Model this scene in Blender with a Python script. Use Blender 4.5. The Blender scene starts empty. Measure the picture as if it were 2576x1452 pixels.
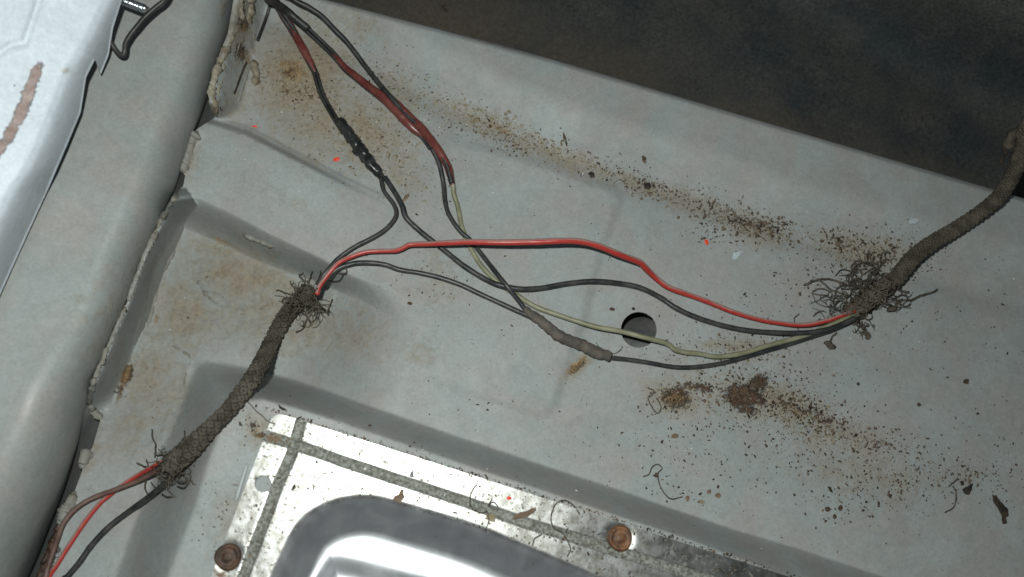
import bpy, math, random
import numpy as np
from mathutils import Vector, Matrix, noise as mnoise

random.seed(11)
rng = np.random.default_rng(11)
scene = bpy.context.scene
col = scene.collection

# ------------------------------------------------------------------ camera
W, HH = 2576.0, 1452.0                 # working grid of the layout
F = 2022.0                             # focal length in grid units
H = 0.42                               # camera height over the floor pan (m)
FOOT = (1045.0, 1290.0)                # where the plumb line from the camera lands
cam_d = bpy.data.cameras.new('camera')
cam = bpy.data.objects.new('camera', cam_d)
col.objects.link(cam)
scene.camera = cam
cam_d.sensor_width = 36.0
cam_d.lens = 36.0 * F / W
cam_d.clip_start = 0.01
cam_d.clip_end = 50.0
vfoot = Vector((FOOT[0] - W / 2, -(FOOT[1] - HH / 2), -F)).normalized()
Q = vfoot.rotation_difference(Vector((0, 0, -1)))
RM = np.array(Q.to_matrix())
CAM = np.array([0.0, 0.0, H])
cam.rotation_mode = 'QUATERNION'
cam.rotation_quaternion = Q
cam.location = (0, 0, H)
cam_d.dof.use_dof = True
cam_d.dof.focus_distance = 0.425
cam_d.dof.aperture_fstop = 6.0

# ------------------------------------------------------------------ world and flash
world = bpy.data.worlds.new('World')
scene.world = world
world.use_nodes = True
bg = world.node_tree.nodes['Background']
bg.inputs[0].default_value = (0.62, 0.72, 0.80, 1)
bg.inputs[1].default_value = 0.08
ld = bpy.data.lights.new('phone_flash', 'POINT')
ld.energy = 6.9
ld.color = (0.955, 1.0, 0.975)
ld.shadow_soft_size = 0.0045
lamp = bpy.data.objects.new('phone_flash', ld)
col.objects.link(lamp)
lamp.location = (-0.022, 0.034, H + 0.004)

scene.render.engine = 'CYCLES'
scene.view_settings.view_transform = 'Standard'
scene.view_settings.look = 'None'
scene.view_settings.exposure = 0.0
scene.view_settings.gamma = 1.0
scene.cycles.max_bounces = 6
scene.cycles.sample_clamp_indirect = 3.0

# ------------------------------------------------------------------ geometry helpers
def P(u, v, z):
    u = np.asarray(u, float); v = np.asarray(v, float); z = np.asarray(z, float)
    d = np.stack([u - W / 2, -(v - HH / 2), np.full_like(u, -F)], -1) @ RM.T
    t = (z - H) / d[..., 2]
    return CAM + d * t[..., None]

def pxsize(u, v, z):
    """metres per grid unit at that place"""
    p = P(np.array(float(u)), np.array(float(v)), np.array(float(z)))
    fwd = RM @ np.array([0, 0, -1.0])
    return float((p - CAM) @ fwd) / F

def smooth(x, a=0.0, b=1.0):
    t = np.clip((x - a) / (b - a), 0, 1)
    return t * t * (3 - 2 * t)

def vnoise(u, v, s, seed):
    g = np.random.default_rng(seed).random((257, 257))
    x = (u / s) % 256; y = (v / s) % 256
    i = np.floor(x).astype(int); j = np.floor(y).astype(int)
    fx = x - i; fy = y - j
    fx = fx * fx * (3 - 2 * fx); fy = fy * fy * (3 - 2 * fy)
    i2 = (i + 1) % 257; j2 = (j + 1) % 257
    return (g[i, j] * (1 - fx) + g[i2, j] * fx) * (1 - fy) + (g[i, j2] * (1 - fx) + g[i2, j2] * fx) * fy

def fbm(u, v, s, seed, n=4):
    r = 0; a = 1; t = 0
    for k in range(n):
        r = r + a * vnoise(u + 371 * k, v + 113 * k, s, seed + k); t += a
        a *= 0.5; s *= 0.5
    return r / t

def dline(u, v, pts, closed=False):
    """unsigned distance to a polyline"""
    pts = np.array(pts, float)
    if closed: pts = np.vstack([pts, pts[:1]])
    best = np.full(np.shape(u), 1e9)
    for a, b in zip(pts[:-1], pts[1:]):
        d = b - a; L = d @ d
        t = np.clip(((u - a[0]) * d[0] + (v - a[1]) * d[1]) / L, 0, 1)
        best = np.minimum(best, np.hypot(u - a[0] - t * d[0], v - a[1] - t * d[1]))
    return best

def inside(u, v, pts):
    pts = np.array(pts, float); n = len(pts)
    r = np.zeros(np.shape(u), bool)
    for i in range(n):
        x1, y1 = pts[i]; x2, y2 = pts[(i + 1) % n]
        if y1 == y2: continue
        c = ((y1 > v) != (y2 > v)) & (u < (x2 - x1) * (v - y1) / (y2 - y1) + x1)
        r ^= c
    return r

def sd(u, v, pts):
    d = dline(u, v, pts, True)
    return np.where(inside(u, v, pts), -d, d)

def spline(pts, step=4.0):
    """Catmull-Rom through control points of any dimension, then even spacing in the first two"""
    pts = np.array(pts, float)
    p = np.vstack([2 * pts[0] - pts[1], pts, 2 * pts[-1] - pts[-2]])
    out = []
    for i in range(1, len(p) - 2):
        p0, p1, p2, p3 = p[i - 1:i + 3]
        n = max(2, int(np.hypot(*(p2 - p1)[:2]) / step * 2))
        t = np.linspace(0, 1, n, endpoint=False)[:, None]
        out.append(0.5 * (2 * p1 + (p2 - p0) * t + (2 * p0 - 5 * p1 + 4 * p2 - p3) * t ** 2 + (3 * p1 - p0 - 3 * p2 + p3) * t ** 3))
    out = np.vstack(out + [pts[-1:]])
    s = np.concatenate([[0], np.cumsum(np.hypot(*np.diff(out[:, :2], axis=0).T))])
    m = max(3, int(s[-1] / step) + 1)
    q = np.linspace(0, s[-1], m)
    return np.stack([np.interp(q, s, out[:, k]) for k in range(out.shape[1])], 1)

def new_obj(name, verts, faces, mat=None, parent=None, smooth_=True, attrs=None, recenter=True):
    verts = np.asarray(verts, float)
    c = np.zeros(3)
    if recenter:
        c = verts.mean(0).copy(); c[2] = verts[:, 2].min()
    me = bpy.data.meshes.new(name)
    if isinstance(faces, np.ndarray):
        k = faces.shape[1]
        me.vertices.add(len(verts)); me.vertices.foreach_set('co', (verts - c).ravel().astype(np.float32))
        me.loops.add(faces.size); me.loops.foreach_set('vertex_index', faces.ravel().astype(np.int32))
        me.polygons.add(len(faces))
        me.polygons.foreach_set('loop_start', np.arange(0, faces.size, k, dtype=np.int32))
        me.polygons.foreach_set('loop_total', np.full(len(faces), k, dtype=np.int32))
        me.update(calc_edges=True)
    else:
        me.from_pydata((verts - c).tolist(), [], [list(map(int, f)) for f in faces]); me.update()
    if smooth_:
        me.polygons.foreach_set('use_smooth', np.ones(len(me.polygons), bool))
    if attrs:
        for k, a in attrs.items():
            at = me.attributes.new(k, 'FLOAT', 'POINT')
            at.data.foreach_set('value', np.asarray(a, np.float32))
    if mat: me.materials.append(mat)
    o = bpy.data.objects.new(name, me)
    col.objects.link(o)
    if parent:
        o.parent = parent
        o.location = Vector(c) - parent.location
    else:
        o.location = c
    return o

def tag(o, label=None, cat=None, group=None, kind=None):
    if label: o['label'] = label
    if cat: o['category'] = cat
    if group: o['group'] = group
    if kind: o['kind'] = kind
    return o

def empty(name, loc):
    o = bpy.data.objects.new(name, None); col.objects.link(o); o.location = loc
    o.empty_display_size = 0.005
    return o

def grid(u0, u1, v0, v1, step):
    nu = int((u1 - u0) / step) + 1; nv = int((v1 - v0) / step) + 1
    return np.meshgrid(np.linspace(u0, u1, nu), np.linspace(v0, v1, nv), indexing='ij')

def sheet(name, U, V, zfun, sdf, cell, mat, parent=None, skirt=0.0, attrs=None):
    """a pressed sheet: grid trimmed by a signed distance field, edges snapped to the outline, rim turned down"""
    nu, nv = U.shape
    U = U.copy(); V = V.copy()
    if sdf is not None:
        for it in range(2):
            s = sdf(U, V); e = 0.5
            gx = (sdf(U + e, V) - s) / e; gy = (sdf(U, V + e) - s) / e
            g = np.maximum(np.hypot(gx, gy), 1e-3)
            m = np.abs(s) < 0.53 * cell
            U = np.where(m, U - s * gx / g ** 2, U); V = np.where(m, V - s * gy / g ** 2, V)
        s = sdf(U, V); ok = s < 0.12 * cell
    else:
        ok = np.ones(U.shape, bool)
    Z = zfun(U, V)
    pts = P(U, V, Z).reshape(-1, 3)
    idx = np.arange(nu * nv).reshape(nu, nv)
    a, b, c, d = idx[:-1, :-1], idx[:-1, 1:], idx[1:, 1:], idx[1:, :-1]
    oa, ob, oc, od = ok[:-1, :-1], ok[:-1, 1:], ok[1:, 1:], ok[1:, :-1]
    n = oa.astype(int) + ob + oc + od
    tris = []
    f = n == 4
    qa, qb, qc, qd = a[f], b[f], c[f], d[f]
    tris.append(np.stack([qa, qb, qc], -1)); tris.append(np.stack([qa, qc, qd], -1))
    for miss, tri in ((oa, (b, c, d)), (ob, (a, c, d)), (oc, (a, b, d)), (od, (a, b, c))):
        m = (n == 3) & ~miss
        tris.append(np.stack([t[m] for t in tri], -1))
    T = np.vstack(tris)
    uf, vf = U.ravel(), V.ravel()
    ar = (uf[T[:, 1]] - uf[T[:, 0]]) * (vf[T[:, 2]] - vf[T[:, 0]]) - (uf[T[:, 2]] - uf[T[:, 0]]) * (vf[T[:, 1]] - vf[T[:, 0]])
    T = T[ar * np.sign(np.median(ar)) > 0.02 * cell * cell]
    used = np.unique(T)
    remap = -np.ones(nu * nv, int); remap[used] = np.arange(len(used))
    T = remap[T]; pv = pts[used]
    at = {k: fn(U, V).ravel()[used] for k, fn in (attrs or {}).items()}
    if skirt:
        E = np.vstack([T[:, [0, 1]], T[:, [1, 2]], T[:, [2, 0]]])
        key = np.sort(E, 1); k2 = key[:, 0] * len(pv) + key[:, 1]
        _, first, cnt = np.unique(k2, return_index=True, return_counts=True)
        B = E[first[cnt == 1]]
        bv = np.unique(B); rm = -np.ones(len(pv), int); rm[bv] = np.arange(len(bv))
        n0 = len(pv); top = pv[bv].copy(); bot = pv[bv].copy(); bot[:, 2] -= skirt
        pv = np.vstack([pv, top, bot])
        for k in at: at[k] = np.concatenate([at[k], at[k][bv], at[k][bv]])
        i, j = rm[B[:, 0]] + n0, rm[B[:, 1]] + n0
        m = len(bv)
        T = np.vstack([T, np.stack([i, j, j + m], -1), np.stack([i, j + m, i + m], -1)])
    return new_obj(name, pv, T, mat, parent, attrs=at)

def tube_world(path, rad, seg=12, bump=None, cap=True):
    """path (n,3) world, rad (n,), returns verts, quads"""
    path = np.asarray(path, float); n = len(path)
    rad = np.full(n, rad) if np.isscalar(rad) else np.asarray(rad, float)
    T = np.gradient(path, axis=0); T /= np.maximum(np.linalg.norm(T, axis=1), 1e-9)[:, None]
    up = np.array([0, 0, 1.0])
    A = np.cross(T, up); ln = np.linalg.norm(A, axis=1)
    A[ln < 0.05] = [1, 0, 0]
    A /= np.linalg.norm(A, axis=1)[:, None]
    Bn = np.cross(A, T)
    s = np.concatenate([[0], np.cumsum(np.linalg.norm(np.diff(path, axis=0), axis=1))])
    th = np.linspace(0, 2 * math.pi, seg, endpoint=False)
    R = rad[:, None] * np.ones(seg)
    if bump is not None: R = R + bump(s[:, None], th[None, :])
    V = path[:, None] + R[..., None] * (np.cos(th)[None, :, None] * A[:, None] + np.sin(th)[None, :, None] * Bn[:, None])
    V = V.reshape(-1, 3)
    i = np.arange(n - 1)[:, None]; j = np.arange(seg)[None]
    a = i * seg + j; b = i * seg + (j + 1) % seg
    Fq = np.stack([a, b, b + seg, a + seg], -1).reshape(-1, 4)
    faces = Fq.tolist()
    if cap:
        faces.append(list(range(seg))[::-1]); faces.append(list(range((n - 1) * seg, n * seg)))
    return V, faces

def dilate_smooth(z, k):
    n = len(z); k = min(k, max(1, n // 3))
    zp = np.pad(z, k, mode='edge')
    mx = np.array([zp[i:i + 2 * k + 1].max() for i in range(n)])
    zp = np.pad(mx, k, mode='edge'); w = np.hanning(2 * k + 3)[1:-1]; w /= w.sum()
    return np.convolve(zp, w, 'valid')

# ------------------------------------------------------------------ materials
def mat(name, base, rough=0.5, metal=0.0, var=None, vscale=60, spec=0.5, bump=0.0, bscale=400, alpha=None, coat=0):
    m = bpy.data.materials.new(name); m.use_nodes = True
    nt = m.node_tree; N = nt.nodes; L = nt.links
    b = N['Principled BSDF']
    b.inputs['Roughness'].default_value = rough; b.inputs['Metallic'].default_value = metal
    b.inputs['Specular IOR Level'].default_value = spec
    b.inputs['Coat Weight'].default_value = coat
    tc = N.new('ShaderNodeTexCoord')
    if var is not None:
        nz = N.new('ShaderNodeTexNoise'); nz.inputs['Scale'].default_value = vscale; nz.inputs['Detail'].default_value = 6
        L.new(tc.outputs['Object'], nz.inputs['Vector'])
        cr = N.new('ShaderNodeValToRGB'); cr.color_ramp.elements[0].position = 0.38; cr.color_ramp.elements[1].position = 0.62
        cr.color_ramp.elements[0].color = (*base, 1); cr.color_ramp.elements[1].color = (*var, 1)
        L.new(nz.outputs['Fac'], cr.inputs[0]); L.new(cr.outputs[0], b.inputs['Base Color'])
    else:
        b.inputs['Base Color'].default_value = (*base, 1)
    if bump:
        n2 = N.new('ShaderNodeTexNoise'); n2.inputs['Scale'].default_value = bscale; n2.inputs['Detail'].default_value = 5
        L.new(tc.outputs['Object'], n2.inputs['Vector'])
        bp = N.new('ShaderNodeBump'); bp.inputs['Strength'].default_value = 1.0; bp.inputs['Distance'].default_value = bump
        L.new(n2.outputs['Fac'], bp.inputs['Height']); L.new(bp.outputs[0], b.inputs['Normal'])
    if alpha is not None: b.inputs['Alpha'].default_value = alpha
    return m

def ramp(N, p0, c0, p1, c1):
    r = N.new('ShaderNodeValToRGB')
    r.color_ramp.elements[0].position = p0; r.color_ramp.elements[1].position = p1
    r.color_ramp.elements[0].color = (c0, c0, c0, 1) if np.isscalar(c0) else (*c0, 1)
    r.color_ramp.elements[1].color = (c1, c1, c1, 1) if np.isscalar(c1) else (*c1, 1)
    return r

def painted(name, colA, colB, dirtc=(0.25, 0.21, 0.15), rough=0.5, speck=True, rustc=((0.030, 0.018, 0.012), (0.125, 0.068, 0.036)), haze=0.75, grain=(0.90, 1.06)):
    """old grey car paint; 'dirt' and 'rust' attributes give dust film and rust with ragged edges"""
    m = bpy.data.materials.new(name); m.use_nodes = True
    nt = m.node_tree; N = nt.nodes; L = nt.links
    b = N['Principled BSDF']
    tc = N.new('ShaderNodeTexCoord')
    def nz(scale, detail=6, dist=0.0, rough_=0.6):
        n = N.new('ShaderNodeTexNoise'); n.inputs['Scale'].default_value = scale; n.inputs['Detail'].default_value = detail
        n.inputs['Distortion'].default_value = dist; n.inputs['Roughness'].default_value = rough_
        L.new(tc.outputs['Object'], n.inputs['Vector']); return n
    def mix(fac, a, c, typ='MIX'):
        x = N.new('ShaderNodeMix'); x.data_type = 'RGBA'; x.blend_type = typ
        if hasattr(fac, 'links'): L.new(fac, x.inputs[0])
        else: x.inputs[0].default_value = fac
        for s_, k in ((a, 6), (c, 7)):
            if hasattr(s_, 'links'): L.new(s_, x.inputs[k])
            else: x.inputs[k].default_value = (*s_, 1)
        return x.outputs[2]
    def mth(op, a, c=None, d=None):
        x = N.new('ShaderNodeMath'); x.operation = op
        for k, s_ in enumerate((a, c, d)):
            if s_ is None: continue
            if hasattr(s_, 'links'): L.new(s_, x.inputs[k])
            else: x.inputs[k].default_value = s_
        return x.outputs[0]
    r1 = ramp(N, 0.35, colA, 0.68, colB); L.new(nz(16, 5).outputs['Fac'], r1.inputs[0])
    c = r1.outputs[0]
    # warm dusty haze in broad blotches
    r2 = ramp(N, 0.40, 0.0, 0.70, haze); L.new(nz(38, 8, 0.4).outputs['Fac'], r2.inputs[0])
    c = mix(r2.outputs[0], c, (0.315, 0.285, 0.262))
    # fine mottling like camera-near grime
    r3 = ramp(N, 0.3, grain[0], 0.7, grain[1]); L.new(nz(700, 3).outputs['Fac'], r3.inputs[0])
    c = mix(1.0, c, r3.outputs[0], 'MULTIPLY')
    r3b = ramp(N, 0.32, 0.90, 0.66, 1.05); L.new(nz(110, 8, 1.5, 0.7).outputs['Fac'], r3b.inputs[0])
    c = mix(1.0, c, r3b.outputs[0], 'MULTIPLY')
    at = N.new('ShaderNodeAttribute'); at.attribute_name = 'dirt'
    n4 = nz(150, 9, 0.8, 0.7)
    dm = mth('ADD', at.outputs['Fac'], mth('MULTIPLY', mth('SUBTRACT', n4.outputs['Fac'], 0.5), 1.3))
    r4 = ramp(N, 0.20, 0.0, 0.78, 0.88); L.new(dm, r4.inputs[0])
    gate = mth('MINIMUM', mth('MULTIPLY', at.outputs['Fac'], 6.0), 1.0)
    dfac = mth('MULTIPLY', r4.outputs[0], gate)
    rd = ramp(N, 0.35, (dirtc[0] * .8, dirtc[1] * .78, dirtc[2] * .72), 0.65, (dirtc[0] * 1.25, dirtc[1] * 1.25, dirtc[2] * 1.22)); L.new(nz(420, 5).outputs['Fac'], rd.inputs[0])
    c = mix(dfac, c, rd.outputs[0])
    a5 = N.new('ShaderNodeAttribute'); a5.attribute_name = 'rust'
    n5 = nz(330, 10, 1.0, 0.75)
    rm_ = mth('ADD', a5.outputs['Fac'], mth('MULTIPLY', mth('SUBTRACT', n5.outputs['Fac'], 0.5), 1.7))
    r5 = ramp(N, 0.42, 0.0, 0.60, 0.95); L.new(rm_, r5.inputs[0])
    g5 = mth('MINIMUM', mth('MULTIPLY', a5.outputs['Fac'], 6.0), 1.0)
    rfac = mth('MULTIPLY', r5.outputs[0], g5)
    rr = ramp(N, 0.35, rustc[0], 0.68, rustc[1]); L.new(nz(260, 6).outputs['Fac'], rr.inputs[0])
    c = mix(rfac, c, rr.outputs[0])
    a6 = N.new('ShaderNodeAttribute'); a6.attribute_name = 'tan'
    n6 = nz(240, 9, 1.2, 0.7)
    tm = mth('ADD', a6.outputs['Fac'], mth('MULTIPLY', mth('SUBTRACT', n6.outputs['Fac'], 0.5), 1.5))
    r6 = ramp(N, 0.36, 0.0, 0.62, 0.9); L.new(tm, r6.inputs[0])
    tfac = mth('MULTIPLY', r6.outputs[0], mth('MINIMUM', mth('MULTIPLY', a6.outputs['Fac'], 6.0), 1.0))
    rt = ramp(N, 0.38, (0.15, 0.095, 0.045), 0.64, (0.33, 0.225, 0.115)); L.new(nz(300, 6).outputs['Fac'], rt.inputs[0])
    c = mix(tfac, c, rt.outputs[0])
    if speck:      # tiny dark grit everywhere
        vo = N.new('ShaderNodeTexVoronoi'); vo.inputs['Scale'].default_value = 330; vo.inputs['Randomness'].default_value = 1
        L.new(tc.outputs['Object'], vo.inputs['Vector'])
        rs = ramp(N, 0.05, 1.0, 0.11, 0.0); L.new(vo.outputs['Distance'], rs.inputs[0])
        rg = ramp(N, 0.50, 0.0, 0.62, 0.9); L.new(nz(30, 3).outputs['Fac'], rg.inputs[0])
        c = mix(mth('MULTIPLY', rs.outputs[0], rg.outputs[0]), c, (0.10, 0.085, 0.07))
    L.new(c, b.inputs['Base Color'])
    # roughness: shiny paint under matt dust
    rr2 = ramp(N, 0.35, rough - 0.08, 0.7, rough + 0.2); L.new(nz(45, 6).outputs['Fac'], rr2.inputs[0])
    L.new(mth('MINIMUM', mth('ADD', rr2.outputs[0], mth('MULTIPLY', mth('ADD', dfac, rfac), 0.4)), 1.0), b.inputs['Roughness'])
    b.inputs['Specular IOR Level'].default_value = 0.35
    hgt = mth('ADD', mth('MULTIPLY', nz(900, 3).outputs['Fac'], 0.000035), mth('ADD', mth('MULTIPLY', nz(25, 3).outputs['Fac'], 0.0007), mth('MULTIPLY', mth('MULTIPLY', dfac, n4.outputs['Fac']), 0.0005)))
    hgt = mth('ADD', hgt, mth('MULTIPLY', mth('MULTIPLY', rfac, n5.outputs['Fac']), 0.0009))
    bp = N.new('ShaderNodeBump'); bp.inputs['Strength'].default_value = 1.0; bp.inputs['Distance'].default_value = 1.0
    L.new(hgt, bp.inputs['Height']); L.new(bp.outputs[0], b.inputs['Normal'])
    return m

M_FLOOR = painted('grey_floor_paint', (0.275, 0.300, 0.290), (0.325, 0.350, 0.340), rough=0.6)
M_SIDE = painted('grey_side_paint', (0.26, 0.285, 0.27), (0.31, 0.335, 0.325), speck=False)
M_NEAR = painted('pale_panel_paint', (0.60, 0.67, 0.73), (0.66, 0.72, 0.76), speck=False, haze=0.1, rustc=((0.27, 0.18, 0.15), (0.46, 0.37, 0.34)))
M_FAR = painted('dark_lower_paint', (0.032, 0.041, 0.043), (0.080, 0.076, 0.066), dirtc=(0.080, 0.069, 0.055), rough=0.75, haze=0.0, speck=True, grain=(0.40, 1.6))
M_UNDER = painted('under_metal', (0.10, 0.11, 0.112), (0.14, 0.145, 0.14), rough=0.55, speck=False)
M_UNDERL = mat('pale_lip_paint', (0.36, 0.38, 0.37), 0.5)
M_SEAL = mat('old_seam_sealer', (0.30, 0.275, 0.21), 0.8, var=(0.15, 0.115, 0.075), vscale=110, bump=0.0004, bscale=500)
M_SEALG = mat('painted_sealer', (0.25, 0.25, 0.225), 0.75, var=(0.19, 0.175, 0.145), vscale=110, bump=0.0003, bscale=450)
M_BLACK = mat('black_insulation', (0.012, 0.013, 0.012), 0.5, var=(0.032, 0.033, 0.029), vscale=170, bump=0.00006, bscale=700)
M_DARKW = mat('dusty_dark_insulation', (0.018, 0.021, 0.021), 0.42, var=(0.048, 0.049, 0.045), vscale=150, bump=0.00008, bscale=600)
M_REDS = mat('red_heat_shrink', (0.10, 0.018, 0.016), 0.33, var=(0.165, 0.052, 0.042), vscale=120, bump=0.0001, bscale=350)
M_TAPE = mat('black_tape', (0.012, 0.012, 0.012), 0.30, var=(0.04, 0.042, 0.04), vscale=220, bump=0.0003, bscale=300)
M_TAPEG = mat('dusty_grey_tape', (0.070, 0.062, 0.054), 0.85, var=(0.125, 0.105, 0.086), vscale=160, bump=0.00015, bscale=500)
M_GREEN = mat('pale_green_insulation', (0.17, 0.175, 0.10), 0.5, var=(0.26, 0.25, 0.165), vscale=150, bump=0.00006, bscale=600)
M_BROWN = mat('brown_insulation', (0.10, 0.055, 0.045), 0.5, var=(0.16, 0.10, 0.08), vscale=140, bump=0.00006, bscale=600)
M_BRAID = mat('dirty_braid', (0.050, 0.045, 0.035), 0.95, var=(0.100, 0.089, 0.068), vscale=140, bump=0.0003, bscale=900, spec=0.1)
M_THREAD = mat('frayed_thread', (0.052, 0.046, 0.036), 0.95, var=(0.115, 0.10, 0.078), vscale=200, spec=0.1)
M_LINT = mat('dust_lint', (0.12, 0.10, 0.080), 1.0, var=(0.070, 0.058, 0.046), vscale=200, bump=0.0012, bscale=500, spec=0.05)
M_RUST = mat('rusty_bolt', (0.028, 0.014, 0.008), 0.62, var=(0.085, 0.042, 0.022), vscale=260, bump=0.0003, bscale=600)
M_RUSTO = mat('orange_rusty_bolt', (0.07, 0.03, 0.013), 0.6, var=(0.19, 0.088, 0.034), vscale=260, bump=0.0003, bscale=600)
M_REDP = mat('red_paint_chip', (0.75, 0.07, 0.03), 0.4)
M_CRUMB = mat('dark_dirt', (0.034, 0.025, 0.018), 0.95, var=(0.17, 0.125, 0.088), vscale=300, spec=0.1)
M_TANC = mat('tan_dirt', (0.20, 0.155, 0.09), 0.95, var=(0.32, 0.27, 0.18), vscale=60, spec=0.2)
M_WHITE = mat('white_grit', (0.75, 0.75, 0.70), 0.3, spec=0.8)
M_FLAKE = mat('brown_flake', (0.13, 0.085, 0.055), 0.8, var=(0.20, 0.14, 0.09), vscale=200)
M_BFLAKE_SHADE = mat('black_flake_slit_shade', (0.012, 0.010, 0.008), 0.8, var=(0.05, 0.035, 0.022), vscale=150, bump=0.0003)
M_WFLAKE = mat('pale_flake', (0.42, 0.47, 0.48), 0.5)
M_ZINC = mat('zinc_stud', (0.55, 0.60, 0.60), 0.28, metal=1.0)
M_INK = mat('faded_ink', (0.235, 0.25, 0.245), 0.6, var=(0.262, 0.28, 0.275), vscale=400)

def red_wire_mat():
    """red insulation with grey dust lying on its upper side"""
    m = bpy.data.materials.new('dusty_red_insulation'); m.use_nodes = True
    N = m.node_tree.nodes; L = m.node_tree.links; b = N['Principled BSDF']
    tc = N.new('ShaderNodeTexCoord'); ge = N.new('ShaderNodeNewGeometry')
    sp = N.new('ShaderNodeSeparateXYZ'); L.new(ge.outputs['Normal'], sp.inputs[0])
    nz = N.new('ShaderNodeTexNoise'); nz.inputs['Scale'].default_value = 34; nz.inputs['Detail'].default_value = 10; nz.inputs['Roughness'].default_value = 0.7
    L.new(tc.outputs['Object'], nz.inputs['Vector'])
    a = N.new('ShaderNodeMath'); a.operation = 'MULTIPLY'; a.inputs[1].default_value = 0.55
    L.new(sp.outputs['Y'], a.inputs[0])
    s = N.new('ShaderNodeMath'); s.operation = 'ADD'; L.new(a.outputs[0], s.inputs[0]); L.new(nz.outputs['Fac'], s.inputs[1])
    r = ramp(N, 0.46, 0.05, 0.56, 0.92); L.new(s.outputs[0], r.inputs[0])
    x = N.new('ShaderNodeMix'); x.data_type = 'RGBA'; L.new(r.outputs[0], x.inputs[0])
    x.inputs[6].default_value = (0.38, 0.028, 0.020, 1); x.inputs[7].default_value = (0.33, 0.20, 0.175, 1)
    L.new(x.outputs[2], b.inputs['Base Color']); b.inputs['Roughness'].default_value = 0.38
    return m
M_RED = red_wire_mat()

def steel_mat():
    m = bpy.data.materials.new('dirty_bare_steel'); m.use_nodes = True
    N = m.node_tree.nodes; L = m.node_tree.links; b = N['Principled BSDF']
    tc = N.new('ShaderNodeTexCoord')
    def nz(s, d=6, dist=0):
        n = N.new('ShaderNodeTexNoise'); n.inputs['Scale'].default_value = s; n.inputs['Detail'].default_value = d; n.inputs['Distortion'].default_value = dist
        L.new(tc.outputs['Object'], n.inputs['Vector']); return n.outputs['Fac']
    def mix(f, a, c):
        x = N.new('ShaderNodeMix'); x.data_type = 'RGBA'
        L.new(f, x.inputs[0])
        for s_, k in ((a, 6), (c, 7)):
            if hasattr(s_, 'links'): L.new(s_, x.inputs[k])
            else: x.inputs[k].default_value = (*s_, 1)
        return x.outputs[2]
    def mth(op, a, c):
        x = N.new('ShaderNodeMath'); x.operation = op
        for k, s_ in enumerate((a, c)):
            if hasattr(s_, 'links'): L.new(s_, x.inputs[k])
            else: x.inputs[k].default_value = s_
        return x.outputs[0]
    g = N.new('ShaderNodeAttribute'); g.attribute_name = 'groove'
    dsh = N.new('ShaderNodeAttribute'); dsh.attribute_name = 'dish'
    ru = N.new('ShaderNodeAttribute'); ru.attribute_name = 'rust'
    r1 = ramp(N, 0.35, (0.22, 0.215, 0.19), 0.65, (0.40, 0.405, 0.39)); L.new(nz(210, 9, 0.6), r1.inputs[0])
    spk = ramp(N, 0.59, 0.0, 0.68, 0.8); L.new(nz(520, 5, 0.5), spk.inputs[0])
    notd = mth('SUBTRACT', 1.0, mth('MULTIPLY', dsh.outputs['Fac'], 0.9))
    spf = mth('MULTIPLY', spk.outputs[0], notd)
    dc_ = mix(dsh.outputs['Fac'], r1.outputs[0], (0.50, 0.51, 0.52)); c = mix(spf, dc_, (0.14, 0.12, 0.085))
    gn = mth('ADD', g.outputs['Fac'], mth('MULTIPLY', mth('SUBTRACT', nz(500, 5), 0.5), 0.9))
    gr = ramp(N, 0.40, 0.0, 0.62, 0.95); L.new(gn, gr.inputs[0])
    gate = mth('MINIMUM', mth('MULTIPLY', g.outputs['Fac'], 8.0), 1.0)
    gf = mth('MULTIPLY', gr.outputs[0], gate)
    rg = ramp(N, 0.4, (0.10, 0.10, 0.08), 0.62, (0.26, 0.27, 0.24)); L.new(nz(700, 4), rg.inputs[0])
    c = mix(gf, c, rg.outputs[0])
    rn = mth('ADD', ru.outputs['Fac'], mth('MULTIPLY', mth('SUBTRACT', nz(300, 8, 1), 0.5), 1.3))
    rrp = ramp(N, 0.45, 0.0, 0.7, 0.9); L.new(rn, rrp.inputs[0])
    rf = mth('MULTIPLY', rrp.outputs[0], mth('MINIMUM', mth('MULTIPLY', ru.outputs['Fac'], 8.0), 1.0))
    c = mix(rf, c, (0.17, 0.09, 0.045))
    L.new(c, b.inputs['Base Color'])
    dirt = mth('MAXIMUM', mth('MAXIMUM', gf, rf), spf)
    L.new(mth('SUBTRACT', 1.0, mth('MAXIMUM', mth('MULTIPLY', dirt, 0.9), mth('MULTIPLY', dsh.outputs['Fac'], 0.12))), b.inputs['Metallic'])
    ro = ramp(N, 0.35, 0.33, 0.7, 0.44); L.new(nz(90, 8, 0.6), ro.inputs[0])
    base_r = mth('SUBTRACT', ro.outputs[0], mth('MULTIPLY', dsh.outputs['Fac'], -0.05))
    L.new(mth('MINIMUM', mth('ADD', base_r, mth('MULTIPLY', dirt, 0.35)), 1.0), b.inputs['Roughness'])
    hh = mth('MULTIPLY', mth('ADD', mth('MULTIPLY', nz(450, 6), 0.00009), mth('MULTIPLY', nz(60, 3), 0.00022)), notd)
    bp = N.new('ShaderNodeBump'); bp.inputs['Strength'].default_value = 0.6; bp.inputs['Distance'].default_value = 1.0
    L.new(hh, bp.inputs['Height']); L.new(bp.outputs[0], b.inputs['Normal'])
    return m
M_STEEL = steel_mat()

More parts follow.
